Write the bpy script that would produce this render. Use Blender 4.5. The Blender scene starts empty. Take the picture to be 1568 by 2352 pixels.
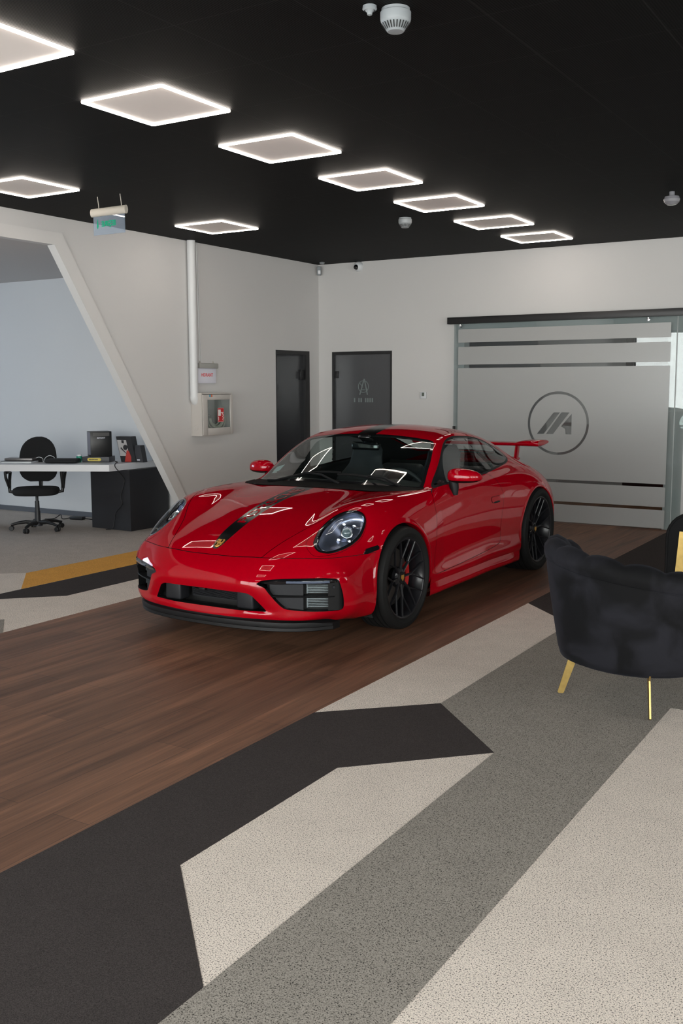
import bpy, bmesh, math, random
import numpy as np
from mathutils import Vector, Matrix, Euler
PI = math.pi
random.seed(7)
SC = bpy.context.scene
COL = SC.collection

# ---------------------------------------------------------------- materials
def lin(r, g, b):
    f = lambda c: c/12.92 if c <= .04045 else ((c+.055)/1.055)**2.4
    return (f(r/255.), f(g/255.), f(b/255.), 1.)
MATS = {}
def newmat(name):
    m = bpy.data.materials.new(name); m.use_nodes = True
    nt = m.node_tree; nt.nodes.clear()
    out = nt.nodes.new('ShaderNodeOutputMaterial')
    MATS[name] = m
    return m, nt, out
def nd(nt, typ, **kw):
    n = nt.nodes.new(typ)
    for k, v in kw.items():
        if k in n.inputs: n.inputs[k].default_value = v
        else: setattr(n, k, v)
    return n
def pm(name, col, rough=.5, metal=0., coat=0., coat_rough=.03, spec=.5, bump=0., bscale=200., var=0., vscale=8., sheen=0., trans=0.):
    """procedural principled material: subtle noise in roughness / colour / bump"""
    m, nt, out = newmat(name)
    p = nd(nt, 'ShaderNodeBsdfPrincipled')
    L = nt.links
    c = col if len(col) == 4 else (*col, 1.)
    p.inputs['Base Color'].default_value = c
    p.inputs['Roughness'].default_value = rough
    p.inputs['Metallic'].default_value = metal
    p.inputs['Coat Weight'].default_value = coat
    p.inputs['Coat Roughness'].default_value = coat_rough
    p.inputs['Specular IOR Level'].default_value = spec
    p.inputs['Sheen Weight'].default_value = sheen
    p.inputs['Transmission Weight'].default_value = trans
    if bump or var:
        tc = nd(nt, 'ShaderNodeTexCoord')
    if var:
        n = nd(nt, 'ShaderNodeTexNoise', Scale=vscale, Detail=4.)
        L.new(tc.outputs['Object'], n.inputs['Vector'])
        mx = nd(nt, 'ShaderNodeMix', data_type='RGBA')
        mx.inputs[6].default_value = tuple(max(0, x*(1-var)) for x in c[:3])+(1,)
        mx.inputs[7].default_value = tuple(min(1, x*(1+var)) for x in c[:3])+(1,)
        L.new(n.outputs['Fac'], mx.inputs[0]); L.new(mx.outputs[2], p.inputs['Base Color'])
    if bump:
        n = nd(nt, 'ShaderNodeTexNoise', Scale=bscale, Detail=3.)
        L.new(tc.outputs['Object'], n.inputs['Vector'])
        b = nd(nt, 'ShaderNodeBump', Strength=bump, Distance=.002)
        L.new(n.outputs['Fac'], b.inputs['Height']); L.new(b.outputs['Normal'], p.inputs['Normal'])
    L.new(p.outputs[0], out.inputs[0])
    return m
def emis(name, col, strength):
    m, nt, out = newmat(name)
    e = nd(nt, 'ShaderNodeEmission', Strength=strength); e.inputs[0].default_value = (*col[:3], 1)
    nt.links.new(e.outputs[0], out.inputs[0]); return m
def glass(name, tint=(1, 1, 1), ior=1.5, rough=0., haze=0., hazecol=(.6, .65, .65)):
    """thin sheet glass: tinted see-through plus Fresnel reflection, optional diffuse haze"""
    m, nt, out = newmat(name); L = nt.links
    t = nd(nt, 'ShaderNodeBsdfTransparent'); t.inputs[0].default_value = (*tint, 1)
    g = nd(nt, 'ShaderNodeBsdfGlossy'); g.inputs['Roughness'].default_value = rough
    lw = nd(nt, 'ShaderNodeLayerWeight', Blend=.5); f0 = ((ior-1)/(ior+1))**2
    pw = nd(nt, 'ShaderNodeMath', operation='POWER'); pw.inputs[1].default_value = 5.; L.new(lw.outputs['Facing'], pw.inputs[0])
    f = nd(nt, 'ShaderNodeMath', operation='MULTIPLY_ADD'); f.inputs[1].default_value = 1-f0; f.inputs[2].default_value = 2*f0 if not rough else f0; L.new(pw.outputs[0], f.inputs[0])
    mx = nd(nt, 'ShaderNodeMixShader')
    L.new(f.outputs[0], mx.inputs[0]); L.new(g.outputs[0], mx.inputs[2])
    if haze:
        d = nd(nt, 'ShaderNodeBsdfDiffuse'); d.inputs[0].default_value = (*hazecol, 1)
        m2 = nd(nt, 'ShaderNodeMixShader'); m2.inputs[0].default_value = haze
        L.new(t.outputs[0], m2.inputs[1]); L.new(d.outputs[0], m2.inputs[2]); L.new(m2.outputs[0], mx.inputs[1])
    else: L.new(t.outputs[0], mx.inputs[1])
    L.new(mx.outputs[0], out.inputs[0]); return m

# ---------------------------------------------------------------- mesh building
class MB:
    def __init__(s): s.V = []; s.F = []; s.mi = []; s.cur = 0
    def add(s, V, F, flip=False):
        o = len(s.V); s.V += [tuple(map(float, v)) for v in V]
        for f in F:
            f = [o+int(i) for i in f]; s.F.append(f[::-1] if flip else f); s.mi.append(s.cur)
        return s
    def box(s, c, d, rot=None, bev=0, seg=2):
        bm = bmesh.new(); bmesh.ops.create_cube(bm, size=1.)
        for v in bm.verts: v.co = Vector((v.co.x*d[0], v.co.y*d[1], v.co.z*d[2]))
        if bev: bmesh.ops.bevel(bm, geom=list(bm.edges), offset=bev, segments=seg, profile=.5, affect='EDGES')
        M = Matrix.Translation(c)
        if rot is not None: M = M @ Euler(rot).to_matrix().to_4x4()
        bm.verts.index_update()
        s.add([M @ v.co for v in bm.verts], [[v.index for v in f.verts] for f in bm.faces]); bm.free(); return s
    def span(s, a, b, bev=0, seg=2):
        a = Vector(a); b = Vector(b); return s.box((a+b)/2, [abs(x) for x in (b-a)], None, bev, seg)
    def tube(s, pts, r, n=8, caps=True, closed=False, flat=None):
        P = [Vector(p) for p in pts]; m = len(P)
        R = r if isinstance(r, (list, tuple)) else [r]*m
        T = []
        for i in range(m):
            a = P[(i-1) % m] if closed or i else P[0]; b = P[(i+1) % m] if closed or i < m-1 else P[-1]
            T.append((b-a).normalized())
        u = T[0].orthogonal().normalized() if flat is None else (Vector(flat)-T[0]*T[0].dot(Vector(flat))).normalized()
        V = []
        for i in range(m):
            if i or flat is not None:
                u = (u-T[i]*u.dot(T[i])) if flat is None else (Vector(flat)-T[i]*T[i].dot(Vector(flat)))
                u.normalize()
            w = T[i].cross(u)
            ru, rw = (R[i] if isinstance(R[i], tuple) else (R[i], R[i]))
            for k in range(n):
                a = 2*PI*(k+.5)/n if n == 4 else 2*PI*k/n
                kk = 1.4142 if n == 4 else 1
                V.append(P[i]+u*(ru*kk*math.cos(a))+w*(rw*kk*math.sin(a)))
        F = []
        for i in range(m if closed else m-1):
            j = (i+1) % m
            for k in range(n): F.append([i*n+k, i*n+(k+1) % n, j*n+(k+1) % n, j*n+k])
        if caps and not closed: F += [list(range(n))[::-1], [(m-1)*n+k for k in range(n)]]
        return s.add(V, F)
    def lathe(s, prof, c=(0, 0, 0), ax=(0, 0, 1), n=32, closed=False, a0=0, a1=2*PI):
        """profile of (radius, height) swept about an axis"""
        ax = Vector(ax).normalized(); u = ax.orthogonal().normalized(); w = ax.cross(u); c = Vector(c)
        full = abs(a1-a0-2*PI) < 1e-6; nn = n if full else n+1
        V = []
        for k in range(nn):
            a = a0+(a1-a0)*k/n; d = u*math.cos(a)+w*math.sin(a)
            V += [c+d*r+ax*h for r, h in prof]
        m = len(prof); F = []
        for k in range(n):
            k2 = (k+1) % nn
            for i in range(m if closed else m-1):
                j = (i+1) % m; F.append([k*m+i, k2*m+i, k2*m+j, k*m+j])
        return s.add(V, F)
    def prism(s, poly, o, u, v, w, t0, t1, cap=True):
        """planar polygon (a,b) -> o+a*u+b*v extruded along w from t0 to t1"""
        o, u, v, w = Vector(o), Vector(u), Vector(v), Vector(w); n = len(poly)
        V = [o+u*a+v*b+w*t0 for a, b in poly]+[o+u*a+v*b+w*t1 for a, b in poly]
        F = [[i, (i+1) % n, n+(i+1) % n, n+i] for i in range(n)]
        if cap: F += [list(range(n))[::-1], [n+i for i in range(n)]]
        return s.add(V, F)
    def loft(s, rings, closed=True, cap0=False, cap1=False):
        n = len(rings[0]); V = [p for r in rings for p in r]; F = []
        for i in range(len(rings)-1):
            for k in range(n if closed else n-1): F.append([i*n+k, i*n+(k+1) % n, (i+1)*n+(k+1) % n, (i+1)*n+k])
        if cap0: F.append(list(range(n))[::-1])
        if cap1: F.append([(len(rings)-1)*n+k for k in range(n)])
        return s.add(V, F)
    def xf(s, M, start=0):
        for i in range(start, len(s.V)): s.V[i] = tuple(M @ Vector(s.V[i]))
        return s
    def build(s, name, mats, parent=None, angle=35, recalc=True, sub=0, weld=0):
        me = bpy.data.meshes.new(name); me.from_pydata(s.V, [], s.F)
        mats = mats if isinstance(mats, (list, tuple)) else [mats]
        for m in mats: me.materials.append(m)
        if any(s.mi): me.polygons.foreach_set('material_index', s.mi)
        if recalc or weld:
            bm = bmesh.new(); bm.from_mesh(me)
            if weld: bmesh.ops.remove_doubles(bm, verts=list(bm.verts), dist=weld)
            bmesh.ops.recalc_face_normals(bm, faces=list(bm.faces)); bm.to_mesh(me); bm.free()
        me.shade_smooth()
        if angle < 180: me.set_sharp_from_angle(angle=math.radians(angle))
        o = bpy.data.objects.new(name, me); COL.objects.link(o)
        if parent is not None: o.parent = parent
        if sub:
            md = o.modifiers.new('subsurf', 'SUBSURF'); md.levels = sub; md.render_levels = sub
        return o
def tag(o, label=None, cat=None, group=None, kind=None):
    if label: o['label'] = label
    if cat: o['category'] = cat
    if group: o['group'] = group
    if kind: o['kind'] = kind
    return o
def empty(name, loc=(0, 0, 0), rz=0, label=None, cat=None, group=None):
    o = bpy.data.objects.new(name, None); COL.objects.link(o)
    o.empty_display_size = .1; o.location = loc; o.rotation_euler = (0, 0, rz)
    return tag(o, label, cat, group)
def dup(root, loc, rz=None, label=None):
    r = root.copy(); COL.objects.link(r); r.location = loc
    if rz is not None: r.rotation_euler = (0, 0, rz)
    if label: r['label'] = label
    for ch in list(root.children):
        c = ch.copy(); COL.objects.link(c); c.parent = r
        for g in list(ch.children):
            d = g.copy(); COL.objects.link(d); d.parent = c
    return r
def text_mesh(txt, size=1., bold=0., align='CENTER'):
    """built-in font outline -> (V 2D, F)"""
    cu = bpy.data.curves.new('lettering', 'FONT'); cu.body = txt; cu.size = size; cu.align_x = align; cu.align_y = 'CENTER'
    cu.offset = bold; cu.resolution_u = 3
    ob = bpy.data.objects.new('lettering', cu); COL.objects.link(ob)
    bpy.context.view_layer.update()
    me = bpy.data.meshes.new_from_object(ob.evaluated_get(bpy.context.evaluated_depsgraph_get()))
    V = [tuple(v.co) for v in me.vertices]; F = [list(p.vertices) for p in me.polygons]
    bpy.data.objects.remove(ob); bpy.data.curves.remove(cu); bpy.data.meshes.remove(me)
    return V, F
def cr(pts, n=8, closed=False):
    """Catmull-Rom through points"""
    P = np.array(pts, float); m = len(P); out = []
    for i in range(m if closed else m-1):
        p0 = P[(i-1) % m] if closed or i else 2*P[0]-P[1]; p1 = P[i]; p2 = P[(i+1) % m]
        p3 = P[(i+2) % m] if closed or i < m-2 else 2*P[-1]-P[-2]
        for k in range(n):
            t = k/n
            out.append(.5*(2*p1+(p2-p0)*t+(2*p0-5*p1+4*p2-p3)*t*t+(3*p1-p0-3*p2+p3)*t**3))
    if not closed: out.append(P[-1])
    return np.array(out)
def rrect(w, h, r, n=5, cx=0, cy=0):
    out = []
    for sx_, sy_, a0 in ((1, 1, 0), (-1, 1, PI/2), (-1, -1, PI), (1, -1, 1.5*PI)):
        for k in range(n+1):
            a = a0+PI/2*k/n; out.append((cx+sx_*(w/2-r)+r*math.cos(a), cy+sy_*(h/2-r)+r*math.sin(a)))
    return out
LAMP = 27.; SKY = 12.; EXPO = 0.
# ---------------------------------------------------------------- exact cutting of the dense body mesh
def cutS(S, g):
    """split every triangle of S along g = 0 (g per vertex); returns g for the new vertex list"""
    V, N, T = S['V'], S['N'], S['T']
    g = np.where(np.abs(g) < 2e-5, 0., g); s = np.sign(g)
    e = np.concatenate([T[:, [0, 1]], T[:, [1, 2]], T[:, [2, 0]]]); par = np.sort(e, 1)
    cross = s[e[:, 0]]*s[e[:, 1]] < 0
    if not cross.any(): return g
    uq, inv = np.unique(par[cross], axis=0, return_inverse=True); inv = inv.reshape(-1)
    ga, gb = g[uq[:, 0]], g[uq[:, 1]]; t = (ga/(ga-gb))[:, None]
    nV = V[uq[:, 0]]*(1-t)+V[uq[:, 1]]*t; nN = N[uq[:, 0]]*(1-t)+N[uq[:, 1]]*t
    nN /= np.linalg.norm(nN, axis=1, keepdims=True)+1e-12
    base = len(V); mid = -np.ones(len(e), int); mid[cross] = base+inv
    m = mid.reshape(3, -1).T                      # per tri: edges 01,12,20
    nc = (m >= 0).sum(1); keep = nc == 0
    out = [T[keep]]; src = [np.where(keep)[0]]
    for r in range(3):
        p = [(r) % 3, (r+1) % 3, (r+2) % 3]
        # lone vertex p0 : edges (p0p1)=index p0 and (p2p0)=index p2 cross
        sel = (nc == 2) & (m[:, p[0]] >= 0) & (m[:, p[2]] >= 0)
        a, b, c = T[sel][:, p[0]], T[sel][:, p[1]], T[sel][:, p[2]]; mab, mca = m[sel][:, p[0]], m[sel][:, p[2]]
        ix = np.where(sel)[0]
        out += [np.stack([a, mab, mca], 1), np.stack([mab, b, c], 1), np.stack([mab, c, mca], 1)]; src += [ix]*3
        sel = (nc == 1) & (m[:, p[1]] >= 0)
        a, b, c = T[sel][:, p[0]], T[sel][:, p[1]], T[sel][:, p[2]]; mm = m[sel][:, p[1]]; ix = np.where(sel)[0]
        out += [np.stack([a, b, mm], 1), np.stack([a, mm, c], 1)]; src += [ix]*2
    src = np.concatenate(src)
    S['V'] = np.concatenate([V, nV]); S['N'] = np.concatenate([N, nN]); S['T'] = np.concatenate(out)
    for k in S['L']: S['L'][k] = S['L'][k][src]
    return np.concatenate([g, np.zeros(len(nV))])
def sdf(P, poly):
    """signed distance of 2D points to a closed polygon, negative inside"""
    A = np.asarray(poly, float); B = np.roll(A, -1, 0); out = np.empty(len(P))
    for i0 in range(0, len(P), 20000):
        p = P[i0:i0+20000, None, :]
        d = B-A; t = np.clip(((p-A)*d).sum(2)/((d*d).sum(1)+1e-12), 0, 1)
        q = A+d*t[..., None]; dist = np.sqrt(((p-q)**2).sum(2)).min(1)
        y0, y1 = A[:, 1], B[:, 1]; py, px = p[:, :, 1], p[:, :, 0]
        c = (y0 > py) != (y1 > py)
        xi = A[:, 0]+(py-y0)*(B[:, 0]-A[:, 0])/np.where(np.abs(y1-y0) < 1e-12, 1e-12, y1-y0)
        ins = (c & (px < xi)).sum(1) % 2 == 1
        out[i0:i0+20000] = np.where(ins, -dist, dist)
    return out
def label(S, name, f, gap=0., ring=0.):
    """f(V)-> g. Cuts at g=0 and stores S['L'][name]; optional gap band (both sides) and ring band (inside)"""
    g = cutS(S, f(S['V']))
    S['L'][name] = g[S['T']].sum(1) < 0
    if gap:
        g = cutS(S, f(S['V'])-gap); b1 = g[S['T']].sum(1) < 0; S['L']['_t'] = b1
        g = cutS(S, f(S['V'])+gap); b2 = g[S['T']].sum(1) < 0
        S['L'][name+'_gap'] = S['L'].pop('_t') & ~b2
    if ring:
        g = cutS(S, f(S['V'])+ring); S['L'][name+'_ring'] = S['L'][name] & ~(g[S['T']].sum(1) < 0)
def proj_f(axes, poly, mask):
    poly = np.asarray(poly, float); ax = list(axes)
    def f(V):
        g = np.full(len(V), .5); m = mask(V)
        if m.any(): g[m] = sdf(V[m][:, ax], poly)
        return g
    return f
# ---------------------------------------------------------------- car body master surface (half, car space)
# car space: x back from the front axle, y to the car's left, z up
ST = []
def st(*rows): ST.append([tuple(map(float, r)) for r in rows])
def sx(x, *yz): ST.append([(x, y, z) for y, z in yz])
# pole in the middle of the front air opening
st(*[(-.955, 0, .295)]*15)
# opening outline
st((-.985,0,.358),(-.984,.09,.358),(-.982,.17,.357),(-.978,.24,.356),(-.972,.29,.355),(-.966,.33,.348),(-.955,.355,.325),(-.945,.375,.305),(-.935,.395,.285),(-.925,.415,.265),(-.92,.425,.248),(-.925,.40,.238),(-.945,.30,.236),(-.957,.15,.235),(-.96,0,.235))
st((-.995,0,.42),(-.994,.1,.42),(-.99,.2,.42),(-.985,.28,.42),(-.975,.35,.415),(-.96,.41,.40),(-.945,.45,.37),(-.925,.48,.34),(-.91,.505,.305),(-.895,.525,.275),(-.885,.535,.245),(-.90,.50,.215),(-.935,.37,.205),(-.96,.18,.203),(-.965,0,.203))
st((-.965,0,.49),(-.963,.12,.49),(-.955,.24,.49),(-.94,.35,.485),(-.915,.46,.475),(-.885,.55,.455),(-.85,.63,.42),(-.82,.685,.385),(-.80,.715,.34),(-.79,.725,.29),(-.795,.715,.235),(-.83,.65,.19),(-.885,.47,.172),(-.95,.23,.17),(-.96,0,.17))
st((-.89,0,.557),(-.888,.13,.557),(-.883,.26,.557),(-.873,.373,.556),(-.835,.49,.555),(-.785,.60,.545),(-.745,.725,.52),(-.705,.795,.475),(-.672,.835,.42),(-.64,.84,.35),(-.64,.84,.28),(-.665,.79,.21),(-.77,.60,.155),(-.90,.32,.145),(-.93,0,.145))
st((-.80,0,.618),(-.798,.14,.617),(-.79,.28,.615),(-.775,.40,.612),(-.755,.50,.615),(-.72,.59,.61),(-.675,.70,.592),(-.632,.785,.538),(-.60,.843,.46),(-.57,.868,.37),(-.565,.872,.28),(-.59,.83,.205),(-.68,.68,.15),(-.85,.38,.135),(-.88,0,.135))
st((-.65,0,.69),(-.648,.15,.688),(-.64,.29,.684),(-.625,.42,.68),(-.605,.51,.69),(-.575,.60,.69),(-.54,.70,.672),(-.515,.792,.615),(-.49,.855,.51),(-.475,.885,.38),(-.475,.885,.28),(-.495,.85,.20),(-.57,.72,.15),(-.75,.42,.13),(-.8,0,.13))
st((-.47,0,.752),(-.468,.155,.75),(-.46,.30,.745),(-.45,.435,.742),(-.435,.52,.76),(-.42,.60,.775),(-.405,.70,.757),(-.39,.785,.697),(-.385,.855,.575),(-.38,.893,.42),(-.38,.90,.30),(-.39,.885,.20),(-.42,.80,.15),(-.55,.5,.13),(-.6,0,.13))
sx(-.28,(0,.806),(.16,.803),(.31,.797),(.445,.793),(.53,.815),(.61,.828),(.70,.824),(.785,.775),(.855,.67),(.905,.52),(.917,.40),(.915,.27),(.89,.17),(.6,.13),(0,.13))
sx(-.05,(0,.848),(.16,.846),(.32,.84),(.455,.836),(.535,.85),(.62,.86),(.71,.857),(.79,.815),(.865,.73),(.912,.60),(.922,.45),(.915,.30),(.89,.18),(.6,.13),(0,.13))
st((.18,0,.878),(.19,.16,.876),(.22,.32,.870),(.27,.46,.862),(.29,.545,.868),(.30,.63,.868),(.30,.715,.866),(.30,.79,.83),(.295,.855,.745),(.29,.90,.62),(.29,.91,.48),(.29,.90,.33),(.29,.885,.19),(.29,.6,.13),(.29,0,.13))
S11 = [(.36,0,.895),(.375,.17,.893),(.415,.33,.888),(.48,.49,.876),(.545,.62,.864),(.60,.715,.858),(.605,.765,.862),(.60,.805,.83),(.60,.848,.755),(.60,.877,.62),(.60,.882,.48),(.60,.873,.35),(.60,.89,.22),(.6,.6,.14),(.6,0,.14)]
st(*S11); st(*S11); st(*S11)
st((.70,0,1.075),(.71,.17,1.073),(.735,.34,1.06),(.78,.52,1.03),(.82,.656,1.005),(.85,.708,.99),(.90,.777,.88),(.90,.815,.84),(.90,.85,.76),(.90,.872,.63),(.90,.875,.5),(.9,.868,.36),(.9,.89,.22),(.9,.6,.14),(.9,0,.14))
st((1.042,0,1.221),(1.048,.17,1.217),(1.06,.33,1.205),(1.07,.46,1.19),(1.08,.566,1.172),(1.13,.622,1.138),(1.2,.777,.888),(1.2,.817,.848),(1.2,.852,.765),(1.2,.872,.635),(1.2,.876,.5),(1.2,.869,.365),(1.2,.89,.23),(1.2,.6,.14),(1.2,0,.14))
sx(1.45,(0,1.278),(.17,1.275),(.33,1.262),(.455,1.245),(.545,1.222),(.607,1.185),(.772,.90),(.82,.86),(.855,.77),(.875,.64),(.878,.5),(.872,.37),(.89,.24),(.6,.14),(0,.14))
sx(1.82,(0,1.255),(.17,1.252),(.32,1.24),(.445,1.22),(.53,1.193),(.60,1.147),(.757,.922),(.815,.88),(.86,.79),(.885,.66),(.892,.5),(.89,.35),(.89,.22),(.6,.14),(0,.14))
sx(2.15,(0,1.195),(.16,1.192),(.31,1.182),(.44,1.162),(.53,1.13),(.612,1.065),(.705,.955),(.79,.905),(.865,.82),(.905,.69),(.917,.54),(.91,.37),(.89,.2),(.6,.14),(0,.14))
sx(2.45,(0,1.11),(.16,1.107),(.30,1.097),(.43,1.08),(.52,1.045),(.61,.99),(.69,.945),(.78,.90),(.865,.825),(.915,.70),(.928,.55),(.92,.38),(.90,.2),(.6,.14),(0,.14))
sx(2.75,(0,1.0),(.16,.998),(.30,.985),(.42,.955),(.51,.925),(.59,.905),(.67,.88),(.75,.845),(.825,.785),(.885,.69),(.92,.55),(.915,.38),(.89,.2),(.6,.15),(0,.15))
sx(3.05,(0,.90),(.16,.899),(.30,.895),(.40,.88),(.47,.865),(.54,.845),(.62,.815),(.695,.765),(.755,.70),(.79,.62),(.81,.52),(.80,.38),(.78,.22),(.55,.17),(0,.17))
sx(3.32,(0,.84),(.15,.839),(.27,.835),(.36,.827),(.43,.815),(.50,.795),(.56,.76),(.61,.715),(.65,.66),(.68,.59),(.69,.5),(.69,.38),(.66,.25),(.45,.2),(0,.2))
sx(3.45,(0,.74),(.12,.739),(.22,.735),(.31,.73),(.37,.725),(.43,.71),(.48,.69),(.52,.65),(.55,.61),(.57,.56),(.58,.5),(.58,.4),(.55,.3),(.4,.25),(0,.25))
st(*[(3.53,0,.5)]*15)
def bspl_basis(t):
    return np.array([(1-t)**3, 3*t**3-6*t*t+4, -3*t**3+3*t*t+3*t+1, t**3])/6.
def bspl(P, sub):
    """uniform cubic B-spline along axis 0; P already padded by one phantom point at each end"""
    n = P.shape[0]-3; out = []
    for k in range(n):
        for s in range(sub):
            b = bspl_basis(s/sub); out.append(np.tensordot(b, P[k:k+4], 1))
    out.append(np.tensordot(bspl_basis(1.), P[n-1:n+3], 1))
    return np.array(out)
MIR = np.array([1, -1, 1.])
def padu(P): return np.concatenate([2*P[:1]-P[1:2], P, 2*P[-1:]-P[-2:-1]])
def padv(P): return np.concatenate([P[:, 1:2]*MIR, P, P[:, -2:-1]*MIR], 1)
def tensor(P, su, sv):
    A = bspl(padu(P), su)
    return np.swapaxes(bspl(np.swapaxes(padv(A), 0, 1), sv), 0, 1)
def body_grid(su=8, sv=10, comp=2, k=.7):
    T = np.array(ST); P = T.copy()
    for _ in range(comp):
        P = P + k*(T-tensor(P, 1, 1)); P[:, 0, 1] = 0; P[:, -1, 1] = 0
    G = tensor(P, su, sv); G[:, 0, 1] = 0; G[:, -1, 1] = 0
    return G
# ================================================================= THE CAR
M_RED = pm('red_paint', (.31, .0, .006), rough=.4, spec=.0, coat=.8, coat_rough=.012)
M_BLK = pm('satin_black_plastic', (.006, .006, .0065), rough=.5, spec=.22)
M_GLOSS = pm('gloss_black', (.006, .006, .007), rough=.08, coat=.6)
M_VOID = pm('dark_recess', (.004, .004, .004), rough=.8)
M_TYRE = pm('tyre_rubber', (.006, .006, .006), rough=.7, spec=.25, bump=.25, bscale=300)
M_RIM = pm('black_wheel_metal', (.010, .010, .012), rough=.3, metal=.0, spec=.3, coat=.15, coat_rough=.15)
M_DISC = pm('brake_disc_metal', (.22, .21, .2), rough=.35, metal=1.)
M_CAL = pm('red_caliper_paint', (.5, .012, .012), rough=.3, coat=.5)
M_GOLD = pm('gold_enamel', (.62, .33, .07), rough=.35, metal=.6)
M_CHROME = pm('chrome', (.5, .52, .55), rough=.12, metal=1.)
M_ALU = pm('radiator_aluminium', (.17, .20, .21), rough=.45, metal=.5)
M_SEAT = pm('dark_leather', (.016, .017, .02), rough=.55, bump=.2, bscale=120)
M_CLOTH = pm('headliner_fabric', (.02, .02, .021), rough=.9)
M_DUCT = pm('grey_duct_plastic', (.012, .0125, .015), rough=.5, spec=.25)
M_REFL = pm('headlamp_reflector', (.30, .33, .42), rough=.25, metal=.9)
M_WS = glass('windscreen_glass', tint=(.70, .80, .78), ior=1.42)
M_SG = glass('side_glass', tint=(.85, .88, .88), ior=1.5)
M_LENS = glass('headlamp_lens', tint=(.93, .95, .97), ior=1.35)
M_STRIPE = pm('black_vinyl', (.004, .004, .004), rough=.15, spec=.16)
M_LED = emis('daytime_led', (.9, .95, 1.), 1.6)
M_MIRR = pm('mirror_glass', (.8, .8, .82), rough=.03, metal=1.)

CAR = empty('sports_car', (-3.91159, 5.73311, 0), -1.572062,
            'red two-door sports car with black bonnet stripe and rear wing parked on the wood strip', 'car')
def cV(P):
    P = np.asarray(P, float).reshape(-1, 3); return P*[-1, 1, 1]
def cbuild(mb, name, mat, parent=None, **k):
    mb.V = [(-v[0], v[1], v[2]) for v in mb.V]; mb.F = [f[::-1] for f in mb.F]
    return mb.build(name, mat, parent or CAR, **k)
def panel(name, V, N, T, mat, parent=None):
    """body skin piece with the normals of the uncut surface"""
    used, inv = np.unique(T.reshape(-1), return_inverse=True); T2 = inv.reshape(-1, 3)
    v = V[used]*[-1, 1, 1]; n = N[used]*[-1, 1, 1]
    fn = np.cross(v[T2[:, 1]]-v[T2[:, 0]], v[T2[:, 2]]-v[T2[:, 0]])
    area = np.linalg.norm(fn, axis=1); flip = (fn*n[T2].mean(1)).sum(1) < 0
    T2[flip] = T2[flip][:, ::-1]; T2 = T2[area > 1e-10]
    me = bpy.data.meshes.new(name); me.from_pydata(v.tolist(), [], T2.tolist())
    me.materials.append(mat); me.shade_smooth()
    me.normals_split_custom_set_from_vertices(n.tolist())
    o = bpy.data.objects.new(name, me); COL.objects.link(o); o.parent = parent or CAR
    return o
# ---- dense skin
G = body_grid(8, 9)
nu, nv, _ = G.shape
V0 = G.reshape(-1, 3); ID = np.arange(nu*nv).reshape(nu, nv)
q = np.stack([ID[:-1, :-1], ID[1:, :-1], ID[1:, 1:], ID[:-1, 1:]], -1).reshape(-1, 4)
T0 = np.concatenate([q[:, [0, 1, 2]], q[:, [0, 2, 3]]])
fn = np.cross(V0[T0[:, 1]]-V0[T0[:, 0]], V0[T0[:, 2]]-V0[T0[:, 0]])
ar = np.linalg.norm(fn, axis=1); T0 = T0[ar > 1e-13]; fn = fn[ar > 1e-13]
N0 = np.zeros_like(V0)
for k in range(3): np.add.at(N0, T0[:, k], fn)
_, wi = np.unique(np.round(V0, 3), axis=0, return_inverse=True); wi = wi.reshape(-1)
acc = np.zeros((wi.max()+1, 3)); np.add.at(acc, wi, N0); N0 = acc[wi]
N0[ID[:, 0], 1] = 0; N0[ID[:, -1], 1] = 0
cen = np.array([1.2, 0, .55])
ln = np.linalg.norm(N0, axis=1); bad = ln < 1e-12
N0[~bad] /= ln[~bad][:, None]
if (N0*(V0-cen)).sum() < 0: N0 = -N0
N0[bad] = [-1, 0, 0]
S = dict(V=V0, N=N0, T=T0, L={})
# ---- outlines (car space), measured on the car
HOOD = np.concatenate([[(-.897, -.2), (-.897, 0)], cr([(-.897, 0), (-.892, .187), (-.872, .352)], 5), cr([(-.868, .372), (-.706, .43), (-.571, .489), (-.489, .537), (-.38, .595), (-.217, .655), (.006, .688), (.20, .682)], 5),
                       cr([(.245, .672), (.27, .60), (.255, .46), (.222, .32), (.19, .16), (.178, 0)], 5), [(.178, -.2)]])
HEAD = cr([(-.673, .621), (-.64, .603), (-.544, .585), (-.444, .599), (-.384, .626), (-.342, .662), (-.313, .704), (-.301, .741), (-.309, .771), (-.331, .789), (-.375, .798), (-.435, .799), (-.511, .788), (-.583, .764), (-.652, .729), (-.687, .689), (-.692, .653)], 6, True)
SURR = cr([(-.728, .635), (-.728, .660), (-.708, .697), (-.65, .741), (-.57, .776), (-.48, .800), (-.40, .806), (-.34, .797), (-.31, .78), (-.294, .745), (-.303, .70), (-.34, .650), (-.39, .612), (-.45, .587), (-.54, .573), (-.62, .566), (-.68, .572), (-.712, .598)], 5, True)
COWL = np.array([(.181, -.1), (.181, 0), (.193, .16), (.225, .32), (.260, .48), (.272, .58), (.31, .64), (.42, .702), (.54, .738), (.595, .728), (.59, .70), (.545, .62), (.485, .49), (.42, .33), (.385, .17), (.372, 0), (.372, -.1)])
GRILL = np.array([(-.1, .356), (.0, .357), (.286, .353), (.335, .350), (.363, .333), (.432, .250), (.436, .243), (.425, .239), (.261, .236), (.0, .238), (-.1, .238)])
INTK = np.concatenate([cr([(.395, .413), (.425, .434), (.523, .447), (.66, .451), (.748, .451), (.802, .443), (.817, .423), (.824, .383), (.828, .298), (.824, .262), (.812, .247)], 4), cr([(.783, .246), (.66, .250), (.575, .258), (.544, .266), (.52, .287), (.49, .325), (.446, .392)], 4)])
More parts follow.
